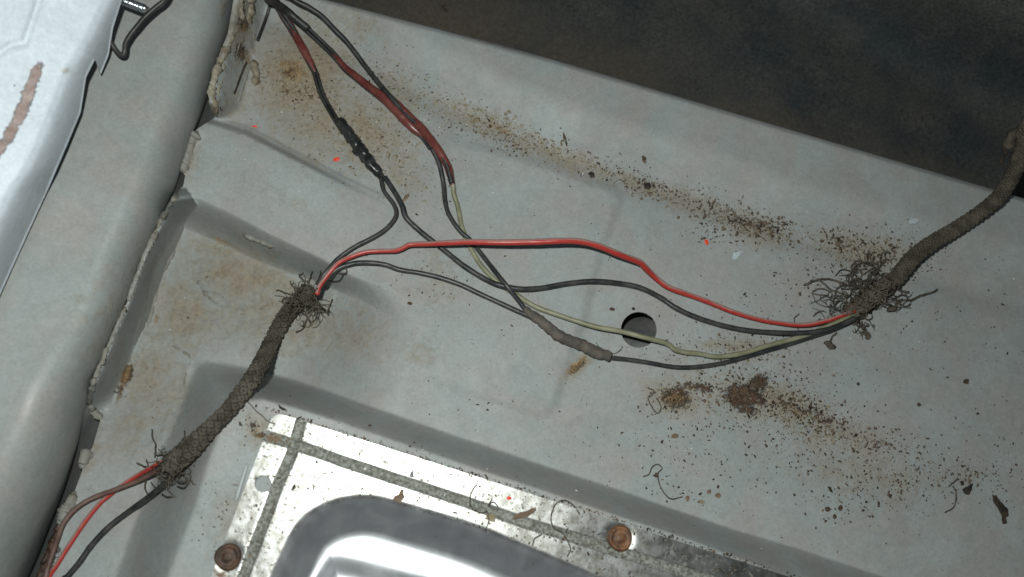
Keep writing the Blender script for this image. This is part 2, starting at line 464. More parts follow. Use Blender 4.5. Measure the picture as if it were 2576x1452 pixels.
# ------------------------------------------------------------------ floor pan: profile of the pressed sheet
L_EDGE = [(612, -120), (586, 7), (573, 84), (546, 152), (528, 209), (527, 262), (541, 296), (498, 323), (480, 342), (465, 388),
          (456, 430), (466, 442), (461, 468), (438, 487), (388, 585), (354, 662), (320, 760), (286, 837), (236, 955), (222, 1022), (252, 1058),
          (234, 1122), (212, 1160), (205, 1190), (186, 1240), (165, 1290), (140, 1335), (96, 1452), (40, 1600), (-260, 2400)]
TOP_EDGE = [(560, -67), (850, 10), (1110, 78), (1380, 150), (1940, 315), (2500, 480), (3400, 746)]
GROOVE = [(640, 30), (760, 90), (900, 150), (1100, 262), (1300, 350), (1560, 450), (1800, 530), (2000, 598), (2300, 690), (3000, 900)]
W1_L = [(595, -80), (586, 7), (573, 84), (546, 152), (528, 209), (527, 262), (541, 296)]
W1_B = [(697, -60), (677, 10), (657, 80), (640, 152), (623, 236), (600, 303)]
W2_L = [(466, 470), (438, 487), (388, 585), (354, 662), (320, 760), (286, 837), (236, 955), (222, 1022)]
W2_B = [(500, 520), (465, 571), (445, 615), (404, 689), (386, 760), (360, 824), (337, 895), (312, 955), (293, 985), (282, 1040)]
E2 = [(300, 400), (430, 468), (573, 531), (674, 585), (809, 649), (870, 685), (960, 722), (1100, 790), (1400, 950)]
PL_OUT = [(3600, 1880), (2450, 1520), (2214, 1443), (2011, 1376), (1843, 1327), (1722, 1286), (1528, 1219), (1360, 1165), (1191, 1108),
          (1023, 1050), (854, 990), (740, 952), (640, 925), (520, 903), (490, 912), (468, 963), (441, 1044), (398, 1138), (371, 1226),
          (337, 1300), (313, 1367), (286, 1445), (230, 1620), (-10, 2400)]
PL_IN = [(3600, 1975), (2400, 1600), (2150, 1515), (1978, 1456), (1876, 1416), (1722, 1358), (1528, 1294), (1360, 1237), (1191, 1181),
         (1023, 1124), (854, 1066), (740, 1030), (660, 1010), (610, 1015), (570, 1060), (530, 1170), (499, 1276), (438, 1434), (380, 1620), (120, 2400)]
BOSS = [(1130, 350), (1340, 405), (1545, 478), (1562, 500), (1512, 640), (1470, 800), (1395, 1020), (1372, 1042), (1340, 1040), (1100, 962), (870, 890), (930, 700), (1050, 470)]
HOLE = (1607.0, 830.0, 45.0)
PH = 0.032
DISH = [(600, 1700), (674, 1456), (699, 1401), (722, 1350), (756, 1303), (806, 1268), (868, 1248), (938, 1245), (1022, 1265), (1191, 1315), (1292, 1356), (1427, 1413), (1560, 1470), (1800, 1580), (1840, 1680), (1780, 2400), (560, 2400)]

CRUST = [([(612, -20), (600, 60), (580, 110), (556, 170), (545, 230), (552, 284)], 19, 1.0), ([(640, 60), (628, 110), (640, 160), (640, 200)], 12, .7), ([(494, 330), (476, 372), (468, 420)], 17, .8),
         ([(446, 487), (394, 587), (358, 664), (328, 755), (292, 838), (244, 955), (230, 1020), (256, 1056)], 8, .75), ([(445, 620), (408, 690), (390, 760), (366, 826), (344, 896), (318, 955), (300, 1010)], 11, .55),
         ([(222, 1130), (205, 1185)], 14, 1.0), ([(182, 1250), (150, 1325), (115, 1420)], 16, .9), ([(500, 690), (530, 745), (590, 785), (680, 775), (740, 790)], 13, .55), ([(600, 585), (650, 605), (720, 640)], 10, .45),
         ([(440, 860), (475, 900), (470, 975)], 8, .4), ([(940, 715), (975, 712), (1000, 735), (1040, 730), (1080, 745)], 6, .35), ([(650, 1085), (620, 1060), (640, 1110)], 12, .5), ([(730, 160), (720, 220)], 26, .35)]
def top_y(u):
    t = np.array(TOP_EDGE); return np.interp(u, t[:, 0], t[:, 1])

def floor_z(u, v):
    z = np.zeros(np.shape(u))
    # upper-left dirty bay lies a little lower, fades out to the right
    e1 = np.interp(u, [400, 546, 623, 868, 931, 1000, 3000], [262, 300, 325, 452, 482, 515, 515])
    bay = smooth(e1 - v, 0, 11) * (1 - smooth(u, 860, 1060))
    z = z - 0.0014 * bay
    # edge flange climbs from the groove
    g = np.array(GROOVE); gy = np.interp(u, g[:, 0], g[:, 1])
    dg = (gy - v) * 0.94
    z = z + 0.012 * smooth(dg, 0, 150) - 0.0018 * np.exp(-(dg / 28.0) ** 2)
    # rolled top rim
    rim = (v - top_y(u))
    z = z - 0.0018 * (1 - smooth(rim, 0, 9)) ** 2
    # sunken bay below the rib
    e = np.array(E2); ey = np.interp(u, e[:, 0], e[:, 1])
    wid = np.interp(u, [450, 650, 900, 1000], [84, 78, 50, 60])
    sx = np.clip((v - ey) * 0.9 / wid, 0, 1); sunk = 0.5 * smooth(sx) + 0.5 * sx
    sunk = sunk * (1 - smooth(u + (v - 700) * 0.25, 760, 1090)) * (1 - 0.6 * smooth(v, 900, 1230))
    z = z - 0.034 * sunk
    cr = np.maximum.reduce([np.exp(-(dline(u, v, L_) / w_) ** 2) * a_ for L_, w_, a_ in CRUST])
    z = z + 0.0030 * cr * (fbm(u, v, 16, 301, 4) - 0.32) * 1.6
    # little curled-down lip in the sunken corner
    film = fbm(u, v, 150, 5, 5)
    lip = smooth(film, 0.50, 0.515)
    z = z + 0.0007 * lip * np.clip(sunk * 1.5, 0, 1)
    rib = smooth(ey - v, 0, 30) * smooth(v - e1, 0, 20) * (1 - smooth(u, 700, 1000))
    z = z + rib * 0.000035 * np.clip(ey - v, 0, 180)
    # boss
    sb = sd(u, v, BOSS)
    soft = np.interp(u, [900, 1200], [90, 26])
    z = z + 0.0020 * (1 - smooth(sb, -soft * 0.6, soft * 0.6))
    # platform carrying the steel cover
    big = PL_OUT + [(200, 1700), (2900, 1700)][:0]
    ino = inside(u, v, PL_OUT + [(-10, 2600), (3600, 2600)])
    ini = inside(u, v, PL_IN + [(120, 2600), (3600, 2600)])
    do = dline(u, v, PL_OUT); di = dline(u, v, PL_IN)
    t = np.where(ini, 1.0, np.where(ino, do / (do + di + 1e-6), 0.0))
    lin = np.clip((t - 0.06) / 0.88, 0, 1)
    z = z * (1 - smooth(t)) + PH * (0.45 * smooth(t) + 0.55 * lin)
    z = z - 0.024 * smooth(-sd(u, v, DISH), -45, 0)
    # flange walls along the side panel
    for Lp, Bp, h, va, vb, ta, tb in ((W1_L, W1_B, 0.026, -500, -400, 255, 305), (W2_L, W2_B, 0.044, 470, 505, 960, 1045)):
        poly = Lp + Bp[::-1]
        m = inside(u, v, poly)
        dl = dline(u, v, Lp); db = dline(u, v, Bp)
        tt = dl / (dl + db + 1e-6)
        prof = 1 - (0.6 * np.clip((tt - 0.10) / 0.85, 0, 1) + 0.4 * smooth(tt, 0.1, 0.95))
        f = smooth(v, va, vb) * (1 - smooth(v, ta, tb))
        z = z + np.where(m, h * prof * f, 0)
    # dents and waviness of old sheet metal
    z = z + 0.0011 * (fbm(u, v, 260, 21, 3) - 0.5) + 0.00035 * (fbm(u, v, 60, 31, 3) - 0.5)
    return z

def blobs(u, v, lst):
    r = np.zeros(np.shape(u))
    for cx, cy, rx, ry, ang, s in lst:
        a = math.radians(ang); x = u - cx; y = v - cy
        xr = x * math.cos(a) + y * math.sin(a); yr = -x * math.sin(a) + y * math.cos(a)
        r = np.maximum(r, s * np.exp(-((xr / rx) ** 2 + (yr / ry) ** 2)))
    return r

DIRT = [(600, 700, 200, 90, 15, .68), (430, 1000, 60, 120, 15, .5), (1750, 515, 200, 34, 20, .6), (2200, 640, 130, 50, 8, .62), (1880, 1000, 240, 80, 16, .5), (2200, 1200, 260, 80, 5, .42), (1500, 430, 120, 30, 20, .5), (1455, 922, 60, 22, -42, .8), (1960, 1010, 150, 60, 22, .7), (1690, 1000, 80, 55, 10, .7), (2120, 1090, 160, 60, 20, .5), (660, 470, 200, 40, 25, .25), (1850, 870, 120, 24, 0, .6), (560, 640, 120, 50, 20, .6), (760, 190, 150, 150, 0, .9), (900, 330, 160, 110, 25, .72), (820, 300, 210, 130, 20, .66), (700, 250, 120, 60, 20, .6), (1000, 230, 120, 60, 30, .55), (1200, 300, 150, 40, 22, .6),
        (1420, 400, 240, 34, 21, .6), (1860, 560, 150, 40, 20, .65), (1620, 470, 150, 30, 20, .6), (2170, 635, 150, 50, 15, .6), (900, 60, 120, 50, 20, .45),
        (640, 700, 200, 55, 18, .75), (470, 790, 90, 120, 0, .7), (700, 790, 260, 120, 10, .6), (380, 930, 70, 160, 20, .6), (330, 1080, 60, 110, 20, .45),
        (880, 840, 160, 70, 15, .42), (1010, 420, 70, 110, 0, .5), (1100, 700, 60, 90, -20, .42), (2050, 1080, 200, 80, 15, .4), (2130, 1200, 160, 60, 5, .35),
        (640, 1080, 60, 60, 0, .5), (600, 60, 45, 110, 15, .7), (600, 260, 50, 70, 15, .5), (470, 400, 40, 60, 0, .6), (1050, 880, 60, 60, 0, .4),
        (230, 1130, 30, 90, 15, .5), (560, 1300, 60, 120, 20, .35), (1900, 880, 120, 50, 0, .35), (2420, 1200, 90, 60, 0, .35)]
TANB = [(738, 178, 40, 34, 20, .78), (715, 160, 24, 14, 0, .6), (720, 225, 30, 14, 0, .5), (1448, 922, 46, 14, -42, .75), (316, 945, 14, 46, 18, .8), (300, 1000, 14, 26, 15, .6), (612, 66, 20, 26, 0, .6), (618, 140, 18, 30, 0, .6),
        (476, 405, 16, 22, 0, .5), (640, 1085, 34, 26, 0, .5), (1340, 345, 70, 14, 24, .45), (560, 610, 60, 14, 22, .5), (395, 800, 14, 24, 0, .5), (1000, 400, 40, 16, 30, .4), (1250, 320, 60, 14, 24, .5), (650, 1100, 30, 10, 0, .6), (1690, 1005, 46, 30, 0, .5), (2010, 1045, 60, 18, 25, .45), (420, 655, 10, 30, 20, .6), (900, 300, 50, 30, 20, .42)]
RUSTB = [(1700, 1000, 48, 36, 10, .78), (1755, 975, 50, 14, 10, .7), (1868, 995, 62, 36, 10, .92), (1905, 965, 46, 28, -30, .75), (1880, 1030, 40, 26, 0, .6),
         (1455, 922, 46, 15, -42, .52), (2060, 1050, 90, 22, 30, .46), (1990, 1020, 70, 18, 30, .45), (730, 185, 34, 26, 20, .50), (2210, 1120, 30, 16, 0, .48), (612, 60, 26, 30, 0, .62), (606, 130, 22, 34, 0, .66),
         (322, 940, 16, 40, 18, .72), (300, 985, 16, 26, 15, .6), (415, 660, 10, 34, 25, .62), (655, 1095, 30, 16, 10, .6), (640, 1075, 20, 26, 0, .5),
         (720, 230, 22, 10, 0, .5), (1620, 460, 60, 16, 20, .42), (1880, 560, 60, 14, 10, .5), (2100, 600, 40, 12, 0, .42), (120, 1400, 30, 70, 20, .8), (132, 1345, 20, 30, 0, .6), (700, 1450, 40, 20, 0, .4), (2155, 1150, 40, 16, 0, .3)]
U, V = grid(-240, 3060, -130, 2060, 4.4)
# shear the grid so its first row follows the rim of the pan
TT = (V - V.min()) / (V.max() - V.min())
V = top_y(U) + TT * (2060 - top_y(U))
FU0, FU1, FN = U.min(), U.max(), U.shape
LPOLY = L_EDGE + [(3500, 2400), (3500, -300), (900, -300)]
def floor_sdf(u, v):
    s = sd(u, v, LPOLY)
    hx, hy, hr = HOLE
    s = np.maximum(s, hr - np.hypot(u - hx, v - hy))
    # flange wall slit, upper left, is not cut out
    return s
floor = sheet('floor_pan', U, V, floor_z, floor_sdf, 4.4, M_FLOOR, skirt=0.0012,
              attrs={'dirt': lambda u, v: blobs(u, v, DIRT), 'rust': lambda u, v: blobs(u, v, RUSTB), 'tan': lambda u, v: blobs(u, v, TANB)})
tag(floor, 'pressed grey car body floor with dirt, rust spots and one round hole', 'car body panel', kind='structure')

def plate_on(u, v):
    return inside(u, v, PLATE)
PLATE = [(690, 1038), (1978, 1450), (2600, 1650), (3600, 1970), (3600, 2600), (100, 2600), (530, 1451), (671, 1081)]
def surf(u, v):
    u = np.asarray(u, float); v = np.asarray(v, float)
    z = floor_z(u, v)
    return np.where(plate_on(u, v), PH + 0.0022 + dish_z(u, v), z)

# rolled-down rim outer wall of the pan
t = np.array(spline([(x, y, 0) for x, y in TOP_EDGE], 12))
zr = floor_z(t[:, 0], t[:, 1] + 0.5)
a = P(t[:, 0], t[:, 1], zr); rows = [a]
for k, (off, dz) in enumerate(((0.0012, -0.0008), (0.0018, -0.0025), (0.0018, -0.016), (0.0010, -0.035))):
    b_ = a.copy(); b_[:, 1] += off; b_[:, 0] += off * 0.3; b_[:, 2] = zr + dz; rows.append(b_)
vv = np.vstack(rows); n = len(t)
ff = [[r * n + i, r * n + i + 1, (r + 1) * n + i + 1, (r + 1) * n + i] for r in range(len(rows) - 1) for i in range(n - 1)]
new_obj('rim_wall', vv, ff, M_FLOOR, floor)

# metal seen through the round hole
U, V = grid(1500, 1720, 730, 940, 6)
ub = sheet('under_member', U, V, lambda u, v: -0.011 - 0.030 * np.clip((880 - v - (u - 1607) * 0.1) / 90.0, 0, 1.2) ** 2, None, 6, M_UNDER, floor)

# ------------------------------------------------------------------ dark lower floor beyond the rim
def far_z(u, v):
    tip = smooth((u - 2150) / 500 + (150 - v) / 260, 0.0, 1.6)  # rise at top right, shaped in to brighten that corner
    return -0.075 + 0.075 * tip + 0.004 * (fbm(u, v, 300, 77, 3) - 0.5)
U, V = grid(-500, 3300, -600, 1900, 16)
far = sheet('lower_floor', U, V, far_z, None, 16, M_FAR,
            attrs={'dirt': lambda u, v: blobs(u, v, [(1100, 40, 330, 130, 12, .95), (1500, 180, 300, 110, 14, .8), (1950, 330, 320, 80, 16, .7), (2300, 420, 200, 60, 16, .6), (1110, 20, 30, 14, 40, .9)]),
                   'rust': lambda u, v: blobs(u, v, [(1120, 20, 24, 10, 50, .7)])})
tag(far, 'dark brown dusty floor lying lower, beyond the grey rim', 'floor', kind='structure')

# ------------------------------------------------------------------ side panel (rolls down to the seam)
R_LIMB = [(640, -110), (597, 0), (577, 84), (552, 152), (533, 209), (521, 250), (499, 312), (484, 345), (468, 390), (452, 440), (436, 485), (392, 588),
          (357, 664), (322, 762), (288, 840), (240, 955), (214, 1030), (196, 1120), (176, 1190), (156, 1250), (132, 1310), (96, 1400), (70, 1460), (20, 1600), (-280, 2400)]
lim = spline([(x, y) for x, y in R_LIMB], 7)
ds = np.concatenate([130 * (1 - np.cos(np.linspace(0, math.pi / 2, 16))), np.linspace(140, 900, 60)])
rows = []; 
drw = np.interp(lim[:, 1], [-100, 850, 1200, 1450, 1600], [1.0, 1.0, 1.6, 2.1, 2.4])
nx, ny = -0.93, -0.36
sideU = []; sideV = []; sideZ = []
for k, d in enumerate(ds):
    dd = d * drw if d <= 130 else d + (drw - 1) * 130
    q = np.clip(np.minimum(d / 130.0, 1.0), 0, 1)
    dq = math.sqrt(max(0, 1 - (1 - q) ** 2))
    zz = -0.004 - np.interp(lim[:, 1], [-100, 900, 1400], [0, 0, 0.045]) * (1 - dq) + 0.044 * dq + 0.014 * min(1, max(0, (d - 130) / 500.0))
    sideU.append(lim[:, 0] + nx * dd); sideV.append(lim[:, 1] + ny * dd); sideZ.append(zz + np.zeros(len(lim)))
SU, SV, SZ = np.array(sideU), np.array(sideV), np.array(sideZ)
SZ = SZ + 0.0016 * (fbm(SU + 900, SV + 900, 240, 91, 3) - 0.5)
pts = P(SU, SV, SZ)
low = P(SU[0], SV[0], SZ[0]); low1 = low.copy(); low1[:, 2] -= 0.03; low1[:, 0] += 0.0015
pts = np.concatenate([low1[None], pts]); nr, n = pts.shape[:2]
idx = np.arange(nr * n).reshape(nr, n)
fq = np.stack([idx[:-1, :-1], idx[1:, :-1], idx[1:, 1:], idx[:-1, 1:]], -1).reshape(-1, 4)
uu = np.concatenate([SU[:1], SU]).ravel(); vv2 = np.concatenate([SV[:1], SV]).ravel()
side = new_obj('side_panel', pts.reshape(-1, 3), fq, M_SIDE, attrs={'dirt': blobs(uu, vv2, [(350, 720, 60, 120, 15, .35), (250, 800, 120, 200, 0, .3), (330, 250, 60, 120, 0, .25), (560, 20, 14, 40, 15, .6)]), 'rust': np.zeros(len(uu))})
tag(side, 'smooth grey inner side panel that rolls down to the crusty seam', 'car body panel')
def side_z(u, v):
    i = np.argmin((SU - u) ** 2 + (SV - v) ** 2); return float(SZ.ravel()[i])

# ------------------------------------------------------------------ near pale panel, top left
NEARP = [(-400, -300), (352, -140), (302, 0), (281, 67), (270, 135), (250, 184), (237, 142), (213, 190), (206, 236), (199, 280), (168, 354), (114, 480), (61, 595), (0, 730), (-60, 870), (-400, 1500)]
FOLD = [(330, -140), (266, 0), (209, 111), (162, 192), (125, 286), (94, 364), (67, 421), (24, 482), (-20, 575), (-120, 800), (-300, 1300)]
def near_z(u, v):
    f = np.array(FOLD); order = np.argsort(f[:, 1])
    fu = np.interp(v, f[order, 1], f[order, 0])
    d = u - fu
    z = 0.090 + 0.00002 * np.clip(-d, 0, 400)
    z = z - 0.030 * np.clip((d + 14) / 92, 0, 1.2) ** 1.9
    # pressed step and shallow crease at the far left
    st = dline(u, v, [(-300, 180), (0, 131), (30, 112), (62, 108), (98, 0), (140, -150)])
    z = z - 0.0016 * np.exp(-(st / 9.0) ** 2)
    return z + 0.00005 * np.clip(-d, 0, 600) + 0.0012 * (fbm(u + 500, v + 500, 200, 55, 3) - 0.5)
U, V = grid(-380, 380, -140, 1000, 4)
near = sheet('pale_side_panel', U, V, near_z, lambda u, v: sd(u, v, NEARP), 4, M_NEAR, skirt=0.0016,
             attrs={'dirt': lambda u, v: blobs(u, v, [(165, 178, 16, 10, 0, .55), (88, 170, 10, 8, 0, .5), (120, 480, 30, 60, 0, .3)]),
                    'rust': lambda u, v: np.maximum(blobs(u, v, [(88, 190, 15, 34, 20, 1.1), (72, 235, 17, 40, 20, 1.15), (52, 285, 17, 44, 25, 1.15), (28, 330, 16, 40, 25, 1.1), (2, 372, 14, 30, 25, 1.0)]),
                                                    blobs(u, v, [(37, 215, 3, 9, 30, .5), (45, 232, 9, 3, 30, .5)]))})
tag(near, 'pale bluish white panel edge with a rust streak, nearest the camera', 'car body panel')

# ------------------------------------------------------------------ steel cover plate
STEP2 = [(720, 1500), (830, 1388), (900, 1400), (1010, 1428), (1160, 1466), (1400, 1540), (1600, 1640), (1600, 2400), (650, 2400)]
GRV = [[(760, 1048), (731, 1145), (701, 1212), (671, 1293), (623, 1418), (590, 1510), (400, 2100)],
       [(672, 1098), (741, 1118), (868, 1163), (989, 1203), (1157, 1258), (1326, 1317), (1494, 1368), (1722, 1440), (1900, 1495), (3000, 1840)]]
DISH_S = [tuple(p) for p in spline(DISH[1:-2], 14)] + DISH[-2:]
STEP_S = [tuple(p) for p in spline(STEP2[1:-1], 14)] + [STEP2[-1], STEP2[0]]
def dish_z(u, v):
    s = sd(u, v, DISH_S)
    z = -0.0115 * (0.75 * smooth(-s, -4, 112) + 0.25 * np.clip((-s - 2) / 88, 0, 1))
    s2 = sd(u, v, STEP_S)
    return z + 0.0045 * smooth(-s2, -6, 70) * smooth(-s, 80, 150)
def plate_z(u, v):
    z = PH + 0.0022 + dish_z(u, v)
    for g in GRV:
        d = dline(u, v, g)
        z = z - 0.0007 * (1 - smooth(d, 7, 14))
        z = z + 0.00008 * np.sin((u * 0.9 + v * 0.35) * 0.55 + 5 * fbm(u, v, 40, 9, 2)) * (1 - smooth(d, 5, 12))
    for cx, cy in ((576, 1401), (1558, 1354)):
        z = z - 0.0006 * (1 - smooth(np.hypot(u - cx, v - cy), 20, 48))
    return z + 0.0004 * (fbm(u, v, 120, 41, 3) - 0.5) * (1 - smooth(-sd(u, v, DISH), 0, 60))
def plate_sdf(u, v):
    # straight sides with a rounded corner
    a = -((u - 690) * 0.305 - (v - 1037) * 0.952) * -1          # below top edge is inside
    top = ((u - 690) * 0.305 - (v - 1036) * 0.952)
    left = (-(u - 674) * 0.934 - (v - 1076) * 0.357)
    r = 26.0
    tq = top + r; lq = left + r
    s = np.where((tq > 0) & (lq > 0), np.hypot(tq, lq) - r, np.maximum(top, left))
    # slot at the left end of the cross groove
    sl = np.maximum(np.abs((v - 1103) - (u - 660) * 0.25) - 9, (u - 668))
    s = np.maximum(s, -sl)
    return np.maximum(s, 21.5 - np.hypot(u - 662, v - 1217))
U, V = grid(230, 2900, 1010, 2060, 4.0)
cover = sheet('cover_plate', U, V, plate_z, plate_sdf, 4.0, M_STEEL, skirt=0.0014,
              attrs={'groove': lambda u, v: np.maximum.reduce([(1 - smooth(dline(u, v, g), 10, 16)) * (0.78 + 0.2 * smooth(dline(u, v, g), 4, 9) + 0.07 * np.sin((u * 0.95 + v * 0.3) * 0.6 + 6 * fbm(u, v, 40, 9, 2)) - 0.2 * (fbm(u, v, 70, 3, 2) - .4)) for g in GRV]),
                     'dish': lambda u, v: smooth(-sd(u, v, DISH), -4, 16),
                     'rust': lambda u, v: blobs(u, v, [(576, 1401, 40, 40, 0, .55), (1558, 1354, 36, 36, 0, .45), (690, 1105, 34, 16, 10, .75), (560, 1445, 34, 16, 0, .6), (690, 1075, 30, 12, 20, .4)])})
tag(cover, 'bare steel cover plate with a pressed oval dish and rusty bolts', 'cover plate')

def lathe(cx, cy, z0, prof, seg=28, hexn=0):
    vs = []; fs = []
    c = P(np.array(float(cx)), np.array(float(cy)), np.array(z0))
    for r, h in prof:
        for k in range(seg):
            a = 2 * math.pi * k / seg
            wob = 1 + 0.03 * math.sin(3 * a + r * 900)
            vs.append((c[0] + r * wob * math.cos(a), c[1] + r * wob * math.sin(a), z0 + h))
    for i in range(len(prof) - 1):
        for k in range(seg):
            fs.append([i * seg + k, i * seg + (k + 1) % seg, (i + 1) * seg + (k + 1) % seg, (i + 1) * seg + k])
    fs.append([(len(prof) - 1) * seg + k for k in range(seg)])
    return vs, fs
for (cx, cy, mm, lab) in ((576, 1401, M_RUST, 'dark brown rusty bolt head'), (1558, 1354, M_RUSTO, 'orange rusty bolt head')):
    z0 = PH + 0.0006
    prof = [(0.0058, 0), (0.0060, 0.0012), (0.0054, 0.0024), (0.0046, 0.0031), (0.0042, 0.0024), (0.0026, 0.0022), (0.0020, 0.0027), (0.0008, 0.0030)]
    vs, fs = lathe(cx, cy, z0, prof)
    o = new_obj('bolt', vs, fs, mm, cover); o['label'] = lab

# ------------------------------------------------------------------ seam sealer beads on the flange edge
def lumpy(name, pts, r, zoff, matl, parent, seed, lump=0.45, step=3.0, flat=1.0, zabs=None, ring=1.1, ns=260):
    q = spline([(x, y) for x, y in pts], step)
    n = len(q); rr = np.random.default_rng(seed)
    px = pxsize(q[n // 2, 0], q[n // 2, 1], 0)
    lumps = fbm(q[:, 0] * 2 + seed * 50, q[:, 1] * 2, 26, seed, 3)
    rad = r * px * (1.1 - ring * 0.5 + ring * lumps)
    z = (floor_z(q[:, 0] + 6, q[:, 1]) if zabs is None else np.full(n, zabs)) + zoff
    path = P(q[:, 0], q[:, 1], z)
    e = np.minimum(np.arange(n), np.arange(n)[::-1]) / 4.0
    rad = rad * np.clip(np.sqrt(np.clip(e, 0.02, 1)), 0, 1)
    def bump(s, th):
        return np.array([[(mnoise.noise((float(a) * ns + seed, math.cos(float(b)) * 1.3, math.sin(float(b)) * 1.3)) + 0.5 * mnoise.noise((float(a) * ns * 2.6 + seed, math.cos(float(b)) * 2.9, math.sin(float(b)) * 2.9))) * lump * r * px for b in th[0]] for a in s[:, 0]])
    vs, fs = tube_world(path, rad, 12, bump)
    return new_obj(name, vs, fs, matl, parent)
s1 = lumpy('seam_sealer', [(603, -20), (605, 40), (588, 82), (571, 118), (553, 160), (540, 196), (532, 232), (538, 262), (545, 290)], 6.5, 0.0004, M_SEAL, floor, 3, lump=1.0, ring=0.7, ns=330)
lumpy('seam_sealer', [(566, 140), (556, 176), (549, 214), (546, 250), (556, 282)], 5, 0.0001, M_SEAL, floor, 33, lump=0.9, ring=0.9, ns=330)
lumpy('seam_sealer', [(612, 84), (598, 110), (588, 140)], 6, 0.0, M_SEAL, floor, 34, lump=0.9)
s1['label'] = 'cracked cream sealer bead at the upper seam'
lumpy('seam_sealer', [(624, -30), (628, 10), (618, 60)], 13, 0.0, M_SEAL, floor, 4)
lumpy('seam_sealer', [(638, 150), (640, 170), (646, 190), (640, 215)], 8, 0.0008, M_SEAL, floor, 5)
lumpy('seam_sealer', [(633, 66), (636, 86), (639, 104)], 5, 0.0010, M_SEAL, floor, 6)
s2 = lumpy('seam_sealer', [(500, 330), (484, 352), (474, 386), (464, 420), (462, 436)], 12, -0.0008, M_SEALG, floor, 7)
s2['label'] = 'painted over sealer at the end of the rib'
lumpy('seam_sealer', [(446, 486), (418, 532), (390, 588), (356, 664), (338, 712), (321, 762)], 4.8, 0.0001, M_SEALG, floor, 8, lump=0.9)
lumpy('seam_sealer', [(318, 768), (300, 806), (287, 840), (262, 896), (238, 955), (228, 990), (224, 1020)], 4.8, 0.0001, M_SEALG, floor, 9, lump=0.9)
lumpy('seam_sealer', [(224, 1018), (240, 1040), (256, 1056)], 10, 0.0004, M_SEALG, floor, 10)
lumpy('seam_sealer', [(224, 1132), (213, 1152), (206, 1178)], 13, 0.0002, M_SEALG, floor, 12)
lumpy('seam_sealer', [(190, 1236), (178, 1262), (160, 1300), (148, 1322)], 13, 0.0, M_SEALG, floor, 13)
# crust along the foot of the flange wall
lumpy('sealer_crust', [(440, 628), (425, 655), (408, 686)], 5, 0.0003, M_SEALG, floor, 14)
lumpy('sealer_crust', [(404, 690), (394, 730), (386, 765), (378, 800), (372, 824)], 5, -0.0003, M_SEALG, floor, 15)
lumpy('sealer_crust', [(496, 700), (510, 728), (532, 752), (560, 772), (600, 790), (650, 780), (690, 770), (735, 786)], 4.5, -0.0012, M_SEALG, floor, 16)
lumpy('sealer_crust', [(610, 590), (650, 606), (690, 622)], 5, -0.0007, M_SEALG, floor, 17)
lumpy('sealer_crust', [(430, 868), (460, 884), (480, 905), (470, 940), (462, 975)], 4, -0.0006, M_SEALG, floor, 18)
# torn double skin showing in the upper flange wall: two thin lips, the slot between drawn as a black tube
for pts_, rr_, mm_ in ([[(622, 66 + 70), (612, 160), (600, 190), (590, 222), (583, 238)], 3.2, M_SEALG], [[(634, 150), (624, 180), (614, 206), (606, 232), (596, 262)], 3.4, M_SEALG]):
    lumpy('flange_lip', pts_, rr_, 0.0012, mm_, floor, int(rr_ * 10), lump=0.15)
sl = spline([(620, 158), (609, 182), (598, 212), (589, 236)], 3)
vs, fs = tube_world(P(sl[:, 0], sl[:, 1], floor_z(sl[:, 0], sl[:, 1]) + 0.0004), 0.00065, 8)
o = new_obj('slit_shade', vs, fs, M_BFLAKE_SHADE, floor)  # solid black tube painted in for the shade inside the slit
# black tube as a dark strip at the top of the bay
sl = spline([(679, 14), (668, 50), (656, 82), (648, 103)], 4)
vs, fs = tube_world(P(sl[:, 0], sl[:, 1], floor_z(sl[:, 0], sl[:, 1]) + 0.0008), 0.0010, 8)
rs_ = new_obj('dark_strip', vs, fs, M_BLACK, floor)

o = lumpy('rust_crust', [(150, 1318), (140, 1345), (124, 1390), (108, 1430), (92, 1490)], 7, -0.0008, M_RUST, floor, 51, lump=0.9)
o['label'] = 'dark red brown rust crust at the bottom of the seam'
lumpy('metal_lip', [(623, 1166), (616, 1186), (604, 1226), (593, 1262)], 4.5, 0.0002, M_UNDERL, floor, 52, lump=0.1, ring=0.3)
# faded stamp on the rib
def stroke(parent, pts, r=2.0):
    q = spline([(x, y) for x, y in pts], 1.5)
    n = len(q); w = r
    d = np.gradient(q, axis=0); d /= np.linalg.norm(d, axis=1)[:, None]
    nn = np.stack([-d[:, 1], d[:, 0]], 1)
    a = q + nn * w / 2; b = q - nn * w / 2
    vs = np.vstack([P(a[:, 0], a[:, 1], floor_z(a[:, 0], a[:, 1]) + 0.0002), P(b[:, 0], b[:, 1], floor_z(b[:, 0], b[:, 1]) + 0.0002)])
    fs = [[i, i + 1, n + i + 1, n + i] for i in range(n - 1)]
    return vs, fs
allv = []; allf = []; off = 0
for s_ in ([(677, 480), (672, 473), (663, 476), (656, 484), (657, 494), (663, 499), (671, 500)],
           [(684, 497), (691, 501)], [(716, 494), (705, 491), (703, 501), (713, 506), (713, 514), (704, 515), (698, 510)],
           [(726, 512), (722, 521)], [(738, 522), (744, 527)], [(758, 522), (752, 534)]):
    vs, fs = stroke(floor, s_, 2.6)
    allv.append(vs); allf += [[i + off for i in f] for f in fs]; off += len(vs)
o = new_obj('stamped_mark', np.vstack(allv), allf, M_INK, floor); o['label'] = 'faint grey stamped letters'

